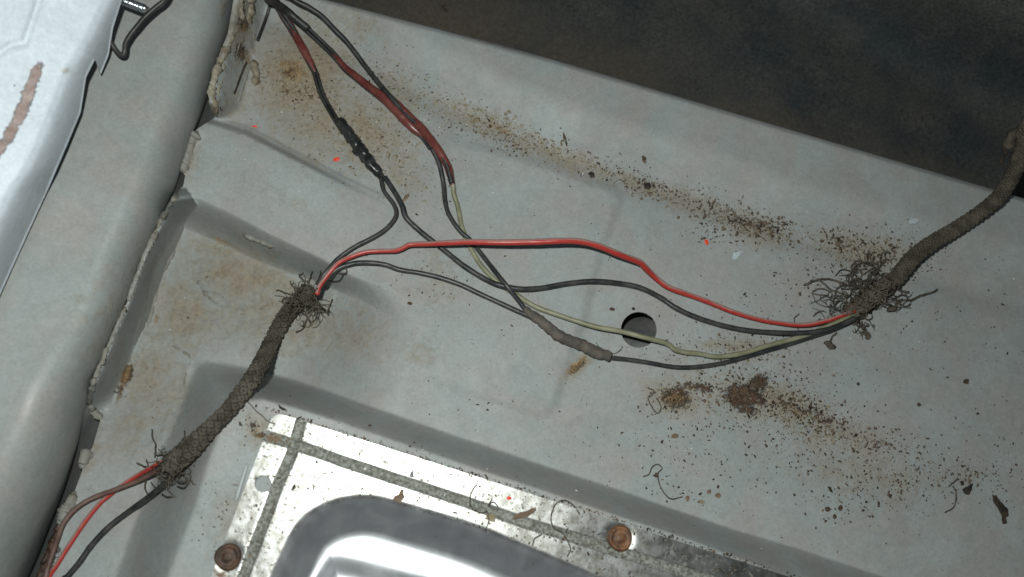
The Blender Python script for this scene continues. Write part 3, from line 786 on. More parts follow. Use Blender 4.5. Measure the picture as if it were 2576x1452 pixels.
# ------------------------------------------------------------------ wires
def px_path(pts, r_px, lift, step=5.0, smoothk=10, base=None):
    """pts (u,v[,extra lift mm]); returns world path and radius"""
    pts = [tuple(p) + (0,) * (3 - len(p)) for p in pts]
    q = spline(pts, step)
    zs = surf(q[:, 0], q[:, 1]) if base is None else base(q)
    zs = dilate_smooth(zs, smoothk)
    px = pxsize(q[len(q) // 2, 0], q[len(q) // 2, 1], float(zs.mean()))
    r = r_px * px
    z = zs + r + lift + q[:, 2] * 0.001
    return P(q[:, 0], q[:, 1], z), r, q

def wire(name, pts, dia, matl, lift=0.0, parent=None, seg=12, bump=None, rvar=0.07, dias=None, **kw):
    path, r, q = px_path(pts, dia / 2.0 * 1.1, lift, **kw)
    n = len(path)
    rad = r * (1 + rvar * (fbm(q[:, 0] * 3, q[:, 1] * 3, 40, 7, 2) - 0.5) * 2)
    if dias: rad = rad * np.interp(np.linspace(0, 1, n), np.linspace(0, 1, len(dias)), dias)
    # slight wobble of a stiff old wire
    path = path + 0.00018 * np.stack([fbm(q[:, 0], q[:, 1], 60, s, 2) - 0.5 for s in (61, 62, 63)], 1)
    vs, fs = tube_world(path, rad, seg, bump)
    return new_obj(name, vs, fs, matl, parent)

G_D = 'dark wires of the spliced harness'
# the red wire, bowed up clear of the floor
RED = [(797, 742, 6), (803, 722, 5), (815, 704, 4), (832, 682, 4), (854, 660, 5), (888, 644, 6), (921, 634, 6), (955, 632, 6), (993, 631, 7), (1012, 625, 8), (1029, 616, 9), (1056, 614, 10),
       (1090, 613, 12), (1174, 609, 18), (1258, 610, 22), (1343, 609, 24), (1410, 606, 25), (1461, 608, 24), (1511, 621, 22), (1562, 642, 18), (1607, 659, 14), (1620, 670, 12), (1646, 696, 7), (1680, 722, 5),
       (1722, 738, 4), (1775, 757, 4), (1843, 784, 4), (1910, 804, 4), (1978, 815, 5), (2028, 817, 6), (2079, 807, 8), (2112, 796, 9), (2150, 782, 10)]
w = wire('red_wire', RED, 12.5, M_RED, smoothk=16, dias=[.85, .8, .8, .95, 1.05, 1.1, 1.12, 1.12, 1.1, 1.0, .9, .85, .85, .85])
tag(w, 'bright red wire bowed up between the two frayed sleeves', 'wire')
def rev(mp, dz): return [(x, y, z + dz) for x, y, z in mp]
# dark wire A: black tape -> left frayed sleeve
tapeend = (962, 446)
W2P = [(958, 446, 3), (964, 476, 3), (972, 490, 3), (989, 512, 3), (997, 533, 3), (992, 552, 3), (969, 578, 3), (938, 598, 3), (898, 618, 3), (871, 635, 3), (846, 655, 3), (826, 678, 4), (810, 698, 5), (798, 716, 5)]
w = wire('dark_wire', W2P, 10.5, M_DARKW)
tag(w, 'dark wire looping back from the black tape to the left sleeve', 'wire', G_D)
W3P = [(968, 446, 3), (984, 470, 3), (1000, 496, 3), (1012, 519, 3), (1022, 548, 2), (1056, 581, 1), (1090, 608, 1), (1124, 635, 1), (1167, 669, 2), (1218, 701, 3), (1258, 718, 5), (1309, 727, 5), (1360, 725, 3), (1427, 714, 2),
       (1494, 708, 2), (1562, 714, 2), (1612, 725, 2), (1663, 750, 1), (1697, 773, 1), (1742, 795, 1), (1809, 817, 1), (1877, 831, 2), (1944, 837, 3), (2011, 838, 5), (2062, 833, 7), (2106, 821, 8), (2150, 800, 9)]
w = wire('dark_wire', W3P, 12.5, M_DARKW)
tag(w, 'long dark wire from the black tape, waving under the red wire', 'wire', G_D)
W4P = [(1085, 372, 5), (1098, 396, 4), (1107, 420, 3), (1113, 448, 2), (1117, 473, 1), (1120, 507, 1), (1130, 541, 1), (1157, 581, 1), (1184, 605, 1), (1211, 639, 2), (1242, 679, 6), (1275, 720, 8), (1302, 753, 5), (1326, 784, 3), (1345, 806, 3)]
w = wire('dark_wire', W4P, 11.0, M_DARKW)
tag(w, 'dark wire running from the red shrink tube down to the grey tape', 'wire', G_D)
W6P = [(812, 716, 4), (830, 692, 3), (850, 676, 3), (871, 668, 3), (898, 662, 3), (938, 662, 3), (972, 667, 2), (1006, 679, 2), (1056, 687, 1), (1107, 699, 1), (1157, 716, 1), (1208, 740, 1), (1258, 763, 1), (1302, 783, 2), (1330, 795, 3), (1350, 808, 3)]
w = wire('dark_wire', W6P, 11.5, M_DARKW)
tag(w, 'dark wire from the left frayed sleeve to the grey tape', 'wire', G_D)
W5P = [(1130, 448, 3), (1140, 468, 2), (1142, 490, 1), (1151, 517, 0), (1156, 541, 0), (1161, 568, 0), (1172, 600, 0), (1188, 632, 0), (1206, 662, 0), (1235, 695, 0), (1270, 724, 0), (1300, 742, 0), (1326, 760, 1), (1359, 777, 2), (1427, 800, 4),
       (1494, 821, 6), (1562, 834, 8), (1629, 851, 9), (1668, 861, 8), (1684, 868, 7), (1697, 879, 6), (1722, 886, 4), (1759, 890, 3), (1802, 897, 3), (1860, 891, 4), (1927, 871, 4), (2011, 848, 4), (2062, 830, 5), (2112, 808, 7), (2150, 790, 8)]
w = wire('pale_green_wire', W5P, 11.5, M_GREEN, smoothk=14)
tag(w, 'pale yellowish green wire passing over the round hole', 'wire')
W7P = [(1326, 787, 3), (1359, 810, 3), (1393, 841, 3), (1461, 871, 2), (1494, 888, 2), (1528, 899, 1), (1579, 905, 0), (1629, 912, 0), (1680, 922, 0), (1722, 925, 0), (1775, 921, 0), (1843, 908, 0), (1910, 888, 1), (1978, 868, 1), (2045, 846, 2), (2089, 831, 4), (2120, 815, 6), (2150, 800, 8)]
w = wire('dark_wire', W7P, 11.0, M_DARKW)
tag(w, 'dark wire leaving the lower end of the grey tape', 'wire', G_D)

def wrap(name, pts, dias, matl, parent, lift, pitch, amp, seed):
    """spirally wound tape, or shrink tube with lumps"""
    path, r, q = px_path(pts, 1.0, 0, step=3.0)
    t_ = np.linspace(0, 1, len(path))
    px = r
    rad = np.interp(t_, np.linspace(0, 1, len(dias)), dias) * px / 2
    path[:, 2] += rad + lift - px
    def bump(s, th):
        ph = (s / pitch + th / (2 * math.pi)) % 1.0
        b = amp * (ph - 0.5)
        nz_ = np.array([[mnoise.noise((float(a) * 330 + seed, math.cos(float(c)), math.sin(float(c)))) for c in th[0]] for a in s[:, 0]])
        return b + nz_ * amp * 1.1
    vs, fs = tube_world(path, rad, 18, bump)
    return new_obj(name, vs, fs, matl, parent)
wrap('tape_wrap', [(1318, 780, 2), (1332, 792, 2), (1359, 812, 2), (1393, 841, 2), (1420, 856, 2), (1461, 872, 2), (1494, 889, 2), (1530, 900, 1)], [18, 24, 27, 28, 27, 29, 30, 25], M_TAPEG, w, 0.001, 0.0045, 0.00045, 3)['label'] = 'dusty grey brown tape wound round the joint'

# twin wires, shrink tubes and black tape, upper left
def offset(pts, d):
    q = np.array([p[:2] for p in pts], float); t_ = np.gradient(q, axis=0); t_ /= np.linalg.norm(t_, axis=1)[:, None]
    return [(q[i, 0] - t_[i, 1] * d, q[i, 1] + t_[i, 0] * d, pts[i][2] if len(pts[i]) > 2 else 0) for i in range(len(pts))]
T1 = [(560, -330, 24), (672, -60, 14), (688, -14, 12), (704, 27, 10), (735, 74, 8), (762, 125, 7), (780, 160, 6), (792, 182, 5), (809, 236, 4), (836, 286, 4), (859, 322, 4), (885, 352, 4), (915, 391, 4), (940, 424, 4), (966, 452, 3)]
e1_ = empty('twin_wire', P(np.array(809.), np.array(236.), np.array(0.)))
tag(e1_, 'twin black wire with red shrink tube above and lumpy black tape below', 'wire')
wire('conductor', offset(T1, -4.2), 7.5, M_BLACK, parent=e1_); wire('conductor', offset(T1, 4.2), 7.5, M_BLACK, parent=e1_)
wrap('heat_shrink', [(700, 16, 9), (712, 40, 8), (735, 76, 7.5), (762, 125, 6.5), (780, 158, 5.5), (793, 184, 4.5)], [14, 22, 21, 20, 21, 19, 14], M_REDS, e1_, -0.001, 0.02, 0.00012, 5)
wrap('tape_wrap', [(852, 306, 4), (864, 320, 4), (888, 354, 4), (915, 391, 4), (938, 421, 4), (962, 448, 3)], [24, 28, 30, 29, 29, 27, 16], M_TAPE, e1_, -0.001, 0.007, 0.0007, 8)
# small tail of tape
vs, fs = stroke(None, [(900, 398), (892, 392), (888, 386)], 6); vs[:, 2] += 0.004; new_obj('tape_tail', vs, fs, M_TAPE, e1_)
T2 = [(540, -320, 26), (656, -60, 15), (690, 6, 13), (725, 34, 11), (775, 77, 9), (809, 108, 8), (842, 141, 7), (868, 172, 6), (888, 189, 6), (921, 216, 6), (965, 251, 6), (1006, 292, 5), (1039, 325, 4), (1062, 341, 3.5), (1085, 372, 3)]
e2_ = empty('twin_wire', P(np.array(868.), np.array(172.), np.array(0.)))
tag(e2_, 'twin black wire entering the long red shrink tube', 'wire')
wire('conductor', offset(T2, -4.4), 7.8, M_BLACK, parent=e2_); wire('conductor', offset(T2, 4.4), 7.8, M_BLACK, parent=e2_)
wrap('heat_shrink', [(834, 134, 7), (850, 152, 7), (868, 171, 6), (888, 188, 6), (921, 215, 6), (965, 249, 6), (1006, 291, 5), (1039, 325, 4), (1064, 343, 3.5)], [12, 16, 18, 20, 20, 24, 22, 24, 23, 15], M_REDS, e2_, -0.001, 0.02, 0.00014, 9)
EP = [(530, -330, 30), (670, -60, 18), (735, -4, 16), (775, 18, 14), (809, 41, 12), (842, 75, 10), (868, 101, 9), (890, 128, 9), (921, 170, 8.5), (955, 212, 8), (984, 246, 8), (1010, 275, 7), (1050, 314, 6.5), (1074, 342, 6), (1100, 376, 5.5), (1124, 416, 5), (1137, 462, 3.5)]
w = wire('black_wire', EP, 12.0, M_BLACK)
tag(w, 'single black wire joining the red shrink tube from above', 'wire')
wrap('heat_shrink', [(976, 238, 7), (992, 256, 7), (1022, 287, 6.5), (1050, 315, 6), (1072, 340, 6), (1099, 375, 5.5), (1124, 416, 4.5), (1132, 440, 4), (1138, 466, 3)], [13, 18, 20, 20, 23, 22, 21, 20, 19, 13], M_REDS, w, -0.001, 0.02, 0.00014, 12)
# dark gathered bundle at the very top
w = wire('black_wire', [(550, -310, 28), (640, -70, 20), (668, -10, 17), (688, 4, 16), (716, 22, 14), (748, 50, 12), (775, 72, 10.5)], 16, M_BLACK)
tag(w, 'thick black wire at the top where the harness gathers', 'wire')

# lower left wires leaving the sleeve
LB = 'wires leaving the lower left sleeve'
w = wire('red_wire', [(436, 1150, 5), (404, 1163, 4), (370, 1182, 3), (337, 1201, 2), (300, 1226, 1), (270, 1250, 0), (250, 1268, 0), (216, 1310, 0), (182, 1360, 0), (145, 1418, 0), (110, 1480, 0), (0, 1750, 0), (-80, 2000, 0)], 11.5, M_RED, lift=0.0)
tag(w, 'red wire leaving the lower sleeve, crossing under the brown one', 'wire')
w = wire('brown_wire', [(436, 1166, 5), (398, 1184, 5), (370, 1198, 5), (337, 1214, 5), (286, 1233, 5), (250, 1246, 4), (219, 1260, 4), (195, 1276, 4), (176, 1294, 4), (158, 1320, 4), (147, 1350, 3), (135, 1384, 2), (120, 1430, 2), (100, 1490, 2), (-20, 1760, 1), (-100, 2000, 1)], 11.5, M_BROWN)
tag(w, 'dusty brown wire curving down from the lower sleeve', 'wire')
w = wire('dark_wire', [(452, 1180, 5), (418, 1213, 3), (371, 1253, 2), (320, 1290, 1), (270, 1330, 1), (229, 1374, 1), (202, 1412, 1), (172, 1448, 1), (140, 1490, 1), (40, 1740, 0), (-30, 2000, 0)], 14.0, M_DARKW)
tag(w, 'dark wire at the bottom left, lowest of the sleeve outlets', 'wire')

# black cable hooked over the near panel edge
def abs_wire(name, pts, dia, matl, parent=None):
    q = spline(pts, 4); q[:, 2] -= 0.007; px = pxsize(q[0, 0], q[0, 1], q[:, 2].mean())
    vs, fs = tube_world(P(q[:, 0], q[:, 1], q[:, 2]), dia / 2 * px, 14)
    return new_obj(name, vs, fs, matl, parent)
c_ = abs_wire('black_cable', [(560, -260, 0.075), (440, -50, 0.075), (415, -2, 0.075), (390, 20, 0.074), (364, 44, 0.073), (344, 68, 0.072), (328, 88, 0.071), (316, 110, 0.070), (314, 128, 0.069), (310, 139, 0.068), (300, 136, 0.068), (288, 122, 0.069), (278, 106, 0.071), (270, 92, 0.073), (256, 70, 0.074)], 12, M_BLACK)
tag(c_, 'black cable hooked round the edge of the pale panel', 'cable')
# zinc stud
q = np.array([(296, -4, 0.073), (300, -2, 0.073), (359, 21, 0.073), (362, 22, 0.073)], float)
q = spline(q, 1.2)
px = pxsize(330, 10, 0.07)
rad = np.full(len(q), 10.5 * px) + 0.00022 * np.sin(np.arange(len(q)) * 1.9)
rad[-3:] *= np.array([0.97, 0.9, 0.75])
vs, fs = tube_world(P(q[:, 0], q[:, 1], q[:, 2]), rad, 20)
st = new_obj('threaded_stud', vs, fs, M_ZINC)
tag(st, 'shiny zinc threaded stud poking out beside the pale panel', 'bolt')

# ------------------------------------------------------------------ braided sleeves
def braid_bump(amp, cells, pitch, seed, rough=0.0):
    def f(s, th):
        a = np.sin(cells * th + s * 2 * math.pi / pitch) ; b = np.sin(cells * th - s * 2 * math.pi / pitch)
        w_ = np.maximum(np.abs(a) ** 1.5, np.abs(b) ** 1.5)
        ribs = 0.5 * np.sin(s * 2 * math.pi / (pitch * 0.55) + 0.8 * np.sin(th * 3))
        n_ = np.array([[mnoise.noise((float(x) * 420 + seed, 2.5 * math.cos(float(c)), 2.5 * math.sin(float(c)))) for c in th[0]] for x in s[:, 0]])
        return amp * (w_ * 0.8 + ribs - 0.5) + rough * n_
    return f
M_CORE = mat('sleeve_core_shade', (0.025, 0.022, 0.018), 0.95)  # core colour darkened to paint the shade between the yarns
def sleeve(pts, dias, label, seed, knits=1.0):
    path, r, q = px_path(pts, 1.0, 0, step=2.2, smoothk=30)
    t_ = np.linspace(0, 1, len(path)); px = r
    rad = np.interp(t_, np.linspace(0, 1, len(dias)), dias) * px / 2
    path[:, 2] += rad * 0.9 - px
    root = empty('braided_sleeve', Vector(path[len(path) // 2]) - Vector((0, 0, 0.005)))
    tag(root, label, 'cable sleeve', 'braided cable sleeves')
    vs, fs = tube_world(path, rad * 0.96, 24, None, cap=True)
    new_obj('braid_core', vs, fs, M_CORE, root)
    Tn = np.gradient(path, axis=0); Tn /= np.linalg.norm(Tn, axis=1)[:, None]
    An = np.cross(Tn, [0, 0, 1.0]); An /= np.linalg.norm(An, axis=1)[:, None]; Bn = np.cross(An, Tn)
    arc = np.concatenate([[0], np.cumsum(np.linalg.norm(np.diff(path, axis=0), axis=1))])
    sf = np.arange(0, arc[-1], 0.00036)
    ip = lambda A_: np.stack([np.interp(sf, arc, A_[:, k]) for k in range(3)], 1)
    pf, Af, Bf = ip(path), ip(An), ip(Bn); rf = np.interp(sf, arc, rad)
    rr0 = np.random.default_rng(seed); yv = []; yf = []; off = 0
    NY = 7 if knits > 1 else 8; pitch = 0.0145 if knits > 1 else 0.0135
    for sgn in (1, -1):
        for k in range(NY):
            th = 2 * math.pi * k / NY + sgn * 2 * math.pi * sf / pitch + 0.10 * (fbm(sf * 1e4, sf * 0 + 40 * k, 30, seed + k, 2) - .5)
            ph = NY * 2 * math.pi * sf / pitch + math.pi * k
            Rr = rf * 0.98 + 0.00055 * knits * np.sin(ph if sgn > 0 else ph + math.pi) + 0.00045 * knits * (fbm(sf * 1e4, sf * 0 + 77 * k, 14, seed + 9 * k, 2) - .5)
            yp = pf + Rr[:, None] * (np.cos(th)[:, None] * Af + np.sin(th)[:, None] * Bf)
            v_, f_ = tube_world(yp, (0.00072 if knits > 1 else 0.00055) * (0.8 + 0.5 * rr0.random()), 5, cap=False)
            yv.append(v_); yf.append(np.array(f_) + off); off += len(v_)
    y_ = new_obj('woven_yarn', np.vstack(yv), np.vstack(yf), M_BRAID, root); y_['kind'] = 'stuff'
    # short hairs standing off the braid
    hv = []; hf = []; off = 0; rr = random.Random(seed)
    T_ = np.gradient(path, axis=0); T_ /= np.linalg.norm(T_, axis=1)[:, None]
    for k in range(420):
        i = rr.randrange(2, len(path) - 2); th = rr.uniform(0, 2 * math.pi)
        A = np.cross(T_[i], [0, 0, 1]); A /= np.linalg.norm(A); B = np.cross(A, T_[i])
        d = math.cos(th) * A + math.sin(th) * B
        p0 = path[i] + d * rad[i] * 0.98
        Ln = rr.uniform(0.0006, 0.0018)
        p1 = p0 + (d * 0.6 + T_[i] * rr.uniform(-1, 1) * 0.8) * Ln
        p2 = p1 + (d * rr.uniform(-.4, .6) + T_[i] * rr.uniform(-1, 1)) * Ln * .6
        v_, f_ = tube_world(np.array([p0, p1, p2]), np.array([.00014, .00011, .00005]), 4, cap=False)
        hv.append(v_); hf += [[x + off for x in ff_] for ff_ in f_]; off += len(v_)
    h = new_obj('fuzz', np.vstack(hv), hf, M_THREAD, root); h['kind'] = 'stuff'
    return root, path, rad
S1P = [(776, 728, 3), (762, 748, 3), (742, 775, 3), (720, 800, 3), (697, 841, 3), (674, 889, 3), (645, 945, 3), (613, 990, 3), (578, 1034, 3), (528, 1084, 3), (488, 1126, 3), (462, 1150, 3), (430, 1176, 3)]
sl1, p1, r1_ = sleeve(S1P, [28, 36, 37, 35, 33, 32, 31, 30, 29, 30, 36, 44, 40], 'dirty braided cloth sleeve sloping down left, frayed at both ends', 4, 1.25)
S2P = [(2236, 716, 5), (2258, 690, 5), (2290, 651, 5), (2333, 618, 5), (2400, 578, 5), (2466, 533, 8), (2512, 490, 14), (2545, 430, 22), (2566, 370, 30), (2574, 330, 36), (2620, 260, 42), (2760, 120, 50)]
sl2, p2, r2_ = sleeve(S2P, [36, 34, 33, 32, 31, 31, 31, 34, 37, 37, 37, 36], 'dirty braided cloth sleeve rising past the rim at the right edge', 9, 0.5)

def thread(parent, pts3, r=0.00028, matl=None, name='frayed_thread'):
    q = spline(np.column_stack([np.array(pts3) * 1000]), 0.9) / 1000.0
    vs, fs = tube_world(q, np.linspace(r, r * 0.65, len(q)), 5)
    return new_obj(name, vs, fs, matl or M_THREAD, parent)
def tuft(parent, cu, cv, cz, dirang, spread, n, Lpx, seed, r=0.00032, jit=14, curl=0.9, matl=None):
    rr = random.Random(seed)
    for k in range(n):
        u = cu + rr.gauss(0, jit); v = cv + rr.gauss(0, jit); z = cz + rr.uniform(0.0, 0.004)
        ang = math.radians(dirang + rr.uniform(-spread, spread)); Ln = Lpx * rr.uniform(0.35, 1.0)
        pts_ = []; da = rr.uniform(-curl, curl); el = rr.uniform(-0.2, 0.6)
        m = 7
        for j in range(m):
            gz = float(surf(np.array([u]), np.array([v]))[0])
            pts_.append(P(np.array(u), np.array(v), np.array(max(z, gz + 0.0004))))
            u += math.cos(ang) * Ln / m; v -= math.sin(ang) * Ln / m
            z += (el - j * 0.13) * Ln / m * 0.0002
            ang += da + rr.uniform(-0.35, 0.35)
        thread(parent, pts_, r * rr.uniform(0.7, 1.2), matl)
def sz(u, v): return float(surf(np.array([float(u)]), np.array([float(v)]))[0])
def drawn(parent, pts, lift=0.003, r=0.0003, name='frayed_thread', matl=None):
    q = spline([p if len(p) > 2 else (p[0], p[1], 0) for p in pts], 3.5)
    q = q + np.stack([2.2 * (fbm(q[:, 0] * 2, q[:, 1] * 2, 12, 5, 2) - .5), 2.2 * (fbm(q[:, 0] * 2, q[:, 1] * 2, 12, 8, 2) - .5), 0 * q[:, 0]], 1)
    z = surf(q[:, 0], q[:, 1]) + lift + q[:, 2] * 0.001
    vs, fs = tube_world(P(q[:, 0], q[:, 1], z), r * (0.8 + 0.5 * fbm(q[:, 0] * 4, q[:, 1] * 4, 20, 3, 2)), 6)
    return new_obj(name, vs, fs, matl or M_THREAD, parent)
# upper fray of the left sleeve
tuft(sl1, 762, 738, 0.006, 120, 85, 38, 46, 21, jit=16)
tuft(sl1, 780, 768, 0.005, -50, 80, 28, 44, 22, jit=17)
tuft(sl1, 750, 760, 0.006, 160, 80, 22, 40, 23, jit=16)
tuft(sl1, 768, 748, 0.010, -120, 60, 22, 40, 27, jit=16)
for pts_ in ([(738, 742), (716, 736), (700, 730), (694, 732)], [(742, 752), (722, 748), (710, 756), (716, 766), (728, 758)],
             [(768, 716), (760, 700), (752, 694), (762, 686)], [(776, 712), (783, 690), (786, 682)], [(800, 704), (806, 690), (806, 680)],
             [(826, 688), (850, 686), (868, 690), (872, 680), (862, 668)], [(824, 706), (846, 708), (858, 702), (864, 690), (872, 686)],
             [(796, 758), (812, 778), (822, 786), (828, 774), (836, 752)], [(798, 764), (818, 780), (824, 792), (830, 782)], [(770, 808), (764, 824), (754, 832), (744, 836)], [(774, 798), (768, 812), (760, 822)]):
    drawn(sl1, pts_, 0.005, 0.00034)
# knotted collar of broken braid ends
lumpy('frayed_collar', [(786, 722), (772, 742), (758, 762)], 15, 0.006, M_BRAID, sl1, 31, lump=0.7, zabs=0.0, ring=0.5, ns=380)
lumpy('frayed_collar', [(456, 1156), (438, 1172), (424, 1184)], 17, 0.002, M_BRAID, sl1, 32, lump=0.8, zabs=0.006, ring=0.5, ns=380)
# lower fray
tuft(sl1, 428, 1180, 0.014, -110, 80, 40, 50, 24, jit=20)
tuft(sl1, 436, 1168, 0.024, 30, 180, 30, 36, 28, jit=20)
tuft(sl1, 452, 1160, 0.013, 100, 70, 20, 30, 25, jit=16)
tuft(sl1, 440, 1190, 0.012, -40, 60, 20, 36, 26, jit=16)
for pts_ in ([(389, 1150), (391, 1128), (390, 1114), (383, 1100), (383, 1080)], [(393, 1146), (404, 1144), (416, 1146)], [(343, 1164), (362, 1173), (384, 1180), (402, 1184)], [(368, 1156), (372, 1172)],
             [(367, 1206), (364, 1226), (372, 1242), (386, 1246), (400, 1240)], [(380, 1214), (392, 1228), (404, 1232)], [(408, 1244), (420, 1250), (434, 1250)],
             [(446, 1224), (462, 1228), (474, 1212), (480, 1196)], [(448, 1214), (464, 1216), (470, 1200)], [(458, 1108), (464, 1098), (464, 1084)]):
    drawn(sl1, pts_, 0.006, 0.00034)

M_LINT2 = mat('pale_lint', (0.13, 0.115, 0.092), 1.0, var=(0.09, 0.078, 0.062), vscale=300, spec=0.05)
# right frayed bundle: lint covered wires between the sleeve end and the loose wires
root = sl2
lb = lumpy('dusty_bundle', [(2128, 796), (2150, 782), (2178, 760), (2206, 742), (2232, 716), (2250, 700)], 21, 0.005, M_LINT, sl2, 41, lump=0.85, zabs=0.0, ring=0.5, ns=300)
tuft(sl2, 2160, 725, 0.004, 130, 70, 54, 80, 51, r=0.00034, jit=26)
for cu_, cv_, sd_ in ((2150, 780, 61), (2180, 756, 62), (2208, 735, 63), (2232, 716, 64)):
    tuft(sl2, cu_, cv_, 0.0105, 40, 180, 14, 40, sd_, r=0.0005, jit=13, matl=M_LINT2)
tuft(sl2, 2205, 680, 0.004, 150, 60, 36, 62, 52, r=0.0003, jit=22)
tuft(sl2, 2110, 770, 0.003, 170, 50, 26, 62, 53, r=0.00022, jit=18)
tuft(sl2, 2160, 812, 0.002, -100, 60, 30, 42, 54, r=0.0003, jit=18)
tuft(sl2, 2235, 745, 0.002, -40, 50, 26, 52, 55, r=0.0003, jit=18)
for pts_, r in (([(2024, 717), (2034, 713), (2052, 706), (2080, 702), (2108, 708), (2130, 716)], .0006), ([(2056, 702), (2074, 714), (2088, 728), (2110, 736), (2130, 742)], .0006), ([(2044, 734), (2062, 726), (2080, 730), (2094, 740), (2086, 752)], .0004),
             ([(2044, 738), (2052, 758), (2072, 770), (2100, 772)], .0003), ([(2040, 738), (2060, 742), (2084, 742)], .0003), ([(2064, 742), (2066, 756), (2080, 764)], .0003),
             ([(2262, 754), (2290, 756), (2312, 746), (2330, 740), (2350, 734), (2358, 728)], .0006), ([(2255, 728), (2276, 734), (2286, 736)], .0007), ([(2262, 744), (2280, 742)], .0005), ([(2250, 775), (2258, 764), (2260, 756), (2250, 756)], .0004),
             ([(2170, 822), (2180, 838), (2186, 846), (2180, 850)], .0012), ([(2104, 838), (2092, 850), (2088, 866), (2098, 876)], .0005), ([(2010, 790), (1998, 802), (2004, 822), (2014, 836)], .0003), ([(2046, 796), (2062, 784), (2074, 800)], .0003)):
    drawn(sl2, pts_, 0.002, r)
lumpy('dirt_clod', [(2074, 860), (2088, 870), (2102, 876)], 6, 0.0010, M_LINT, sl2, 44, lump=1.1)
lumpy('dirt_clod', [(2176, 836), (2184, 842), (2188, 850)], 6, 0.0015, M_LINT, sl2, 45)
lumpy('dirt_clod', [(2232, 780), (2246, 778), (2256, 772)], 7, 0.0010, M_LINT, sl2, 46, lump=1.1)
# crumbling wad on the high end of the right sleeve
def high_lump(pts, r, seed):
    q = spline(pts, 3); px = pxsize(2540, 350, 0.03)
    rad = r * px * (0.7 + 0.6 * fbm(q[:, 0] * 3, q[:, 1] * 3, 20, seed, 2))
    def bump(s, th): return np.array([[mnoise.noise((float(a) * 300 + seed, math.cos(float(b)), math.sin(float(b)))) * r * px * .4 for b in th[0]] for a in s[:, 0]])
    vs, fs = tube_world(P(q[:, 0], q[:, 1], q[:, 2]), rad, 14, bump); return new_obj('crumbled_wad', vs, fs, M_BRAID, sl2)
high_lump([(2540, 372, .034), (2540, 352, .036), (2552, 338, .038), (2572, 330, .040), (2600, 332, .042)], 14, 3)
q = spline([(2524, 372, .036), (2530, 388, .034), (2522, 396, .034), (2518, 412, .033)], 3)
vs, fs = tube_world(P(q[:, 0], q[:, 1], q[:, 2]), 0.0009, 7); new_obj('black_shred', vs, fs, M_BFLAKE_SHADE, sl2)

# ------------------------------------------------------------------ loose threads, flakes, chips
LT = 'loose curled threads fallen on the metal'
LOOSE = [
 ([(1200, 1219), (1192, 1228), (1186, 1239), (1182, 1266), (1191, 1283), (1211, 1290), (1226, 1286)], 'curved dark thread on the steel plate, left of the others', .0003),
 ([(1238, 1256), (1230, 1268), (1228, 1276), (1236, 1265), (1245, 1265), (1253, 1275)], 'short forked dark thread across the plate groove', .0003),
 ([(1226, 1290), (1230, 1306), (1226, 1322), (1221, 1336)], 'short dark thread hanging below the tan flake', .00025),
 ([(1459, 1296), (1452, 1284), (1440, 1270), (1420, 1259), (1400, 1267), (1388, 1290), (1387, 1312), (1396, 1330), (1416, 1342), (1430, 1364), (1435, 1382), (1427, 1401)], 'long S-curved dark thread at the plate edge', .0003),
 ([(1363, 1344), (1346, 1355), (1338, 1374)], 'short arched thread just above the dish', .00028),
 ([(1629, 976), (1643, 982), (1640, 996), (1630, 1000), (1638, 1020), (1653, 1040), (1663, 1026), (1656, 1008), (1650, 1000)], 'looped dark thread beside the brown rust patch', .0003),
 ([(1618, 1200), (1634, 1192), (1640, 1176), (1653, 1168), (1666, 1178), (1656, 1192), (1659, 1219), (1673, 1243), (1690, 1256), (1717, 1249)], 'hooked dark thread lying below the rust patches', .00032),
 ([(2398, 1222), (2406, 1249), (2399, 1276), (2377, 1290)], 'curved dark thread at the lower right', .00036),
 ([(2387, 1224), (2411, 1204)], 'short straight fibre above the lower right thread', .0004),
 ([(1876, 1413), (1852, 1418), (1840, 1432), (1836, 1452)], 'curled thread at the bottom edge on the steel plate', .0003),
 ([(1428, 1350), (1424, 1338), (1430, 1328)], 'tiny upright fibre beside the S-curved thread', .00022),
 ([(620, 1008), (634, 1022), (647, 1037), (660, 1046), (671, 1058), (691, 1067)], 'thin brown fibre at the corner of the steel plate', .00022),
 ([(1520, 884), (1534, 888), (1548, 890), (1562, 880), (1566, 872)], 'thin dark thread between the grey tape and the hole', .00024),
 ([(1500, 862), (1508, 874), (1514, 880)], 'tiny dark sliver above the end of the grey tape', .00022),
 ([(1792, 1438), (1806, 1430), (1822, 1440), (1834, 1452)], 'bent dark fibre at the bottom on the plate groove', .00024),
]
for pts_, lab, r in LOOSE:
    o = drawn(None, pts_, 0.0006, r, 'loose_thread')
    tag(o, lab, 'thread', LT)

def flake(name, cu, cv, outline, matl, thick=0.0005, lift=0.0006, tilt=0.0, seed=0):
    q = np.array(outline, float) + [cu, cv]
    # subdivide outline with jitter
    r = np.random.default_rng(seed + 5); out = []
    for a_, b_ in zip(q, np.roll(q, -1, 0)):
        out.append(a_); out.append((a_ + b_) / 2 + r.normal(0, 0.05, 2) * np.linalg.norm(b_ - a_))
    q = np.array(out); c0 = q.mean(0)
    z = np.array([sz(x, y) for x, y in q]) ; z0 = z.max() + lift
    zt = z0 + (q[:, 0] - c0[0]) * tilt * 0.0002 + r.normal(0, 0.00012, len(q))
    zt = np.maximum(zt, z + 0.0002)
    top = P(q[:, 0], q[:, 1], zt + thick); bot = P(q[:, 0], q[:, 1], zt)
    ctr = P(c0[0], c0[1], zt.mean() + thick * 1.7)[None]
    n = len(q); vs = np.vstack([top, bot, ctr]); fs = [[i, (i + 1) % n, n + (i + 1) % n, n + i] for i in range(n)] + [[i, (i + 1) % n, 2 * n] for i in range(n)]
    return new_obj(name, vs, fs, matl, smooth_=False)
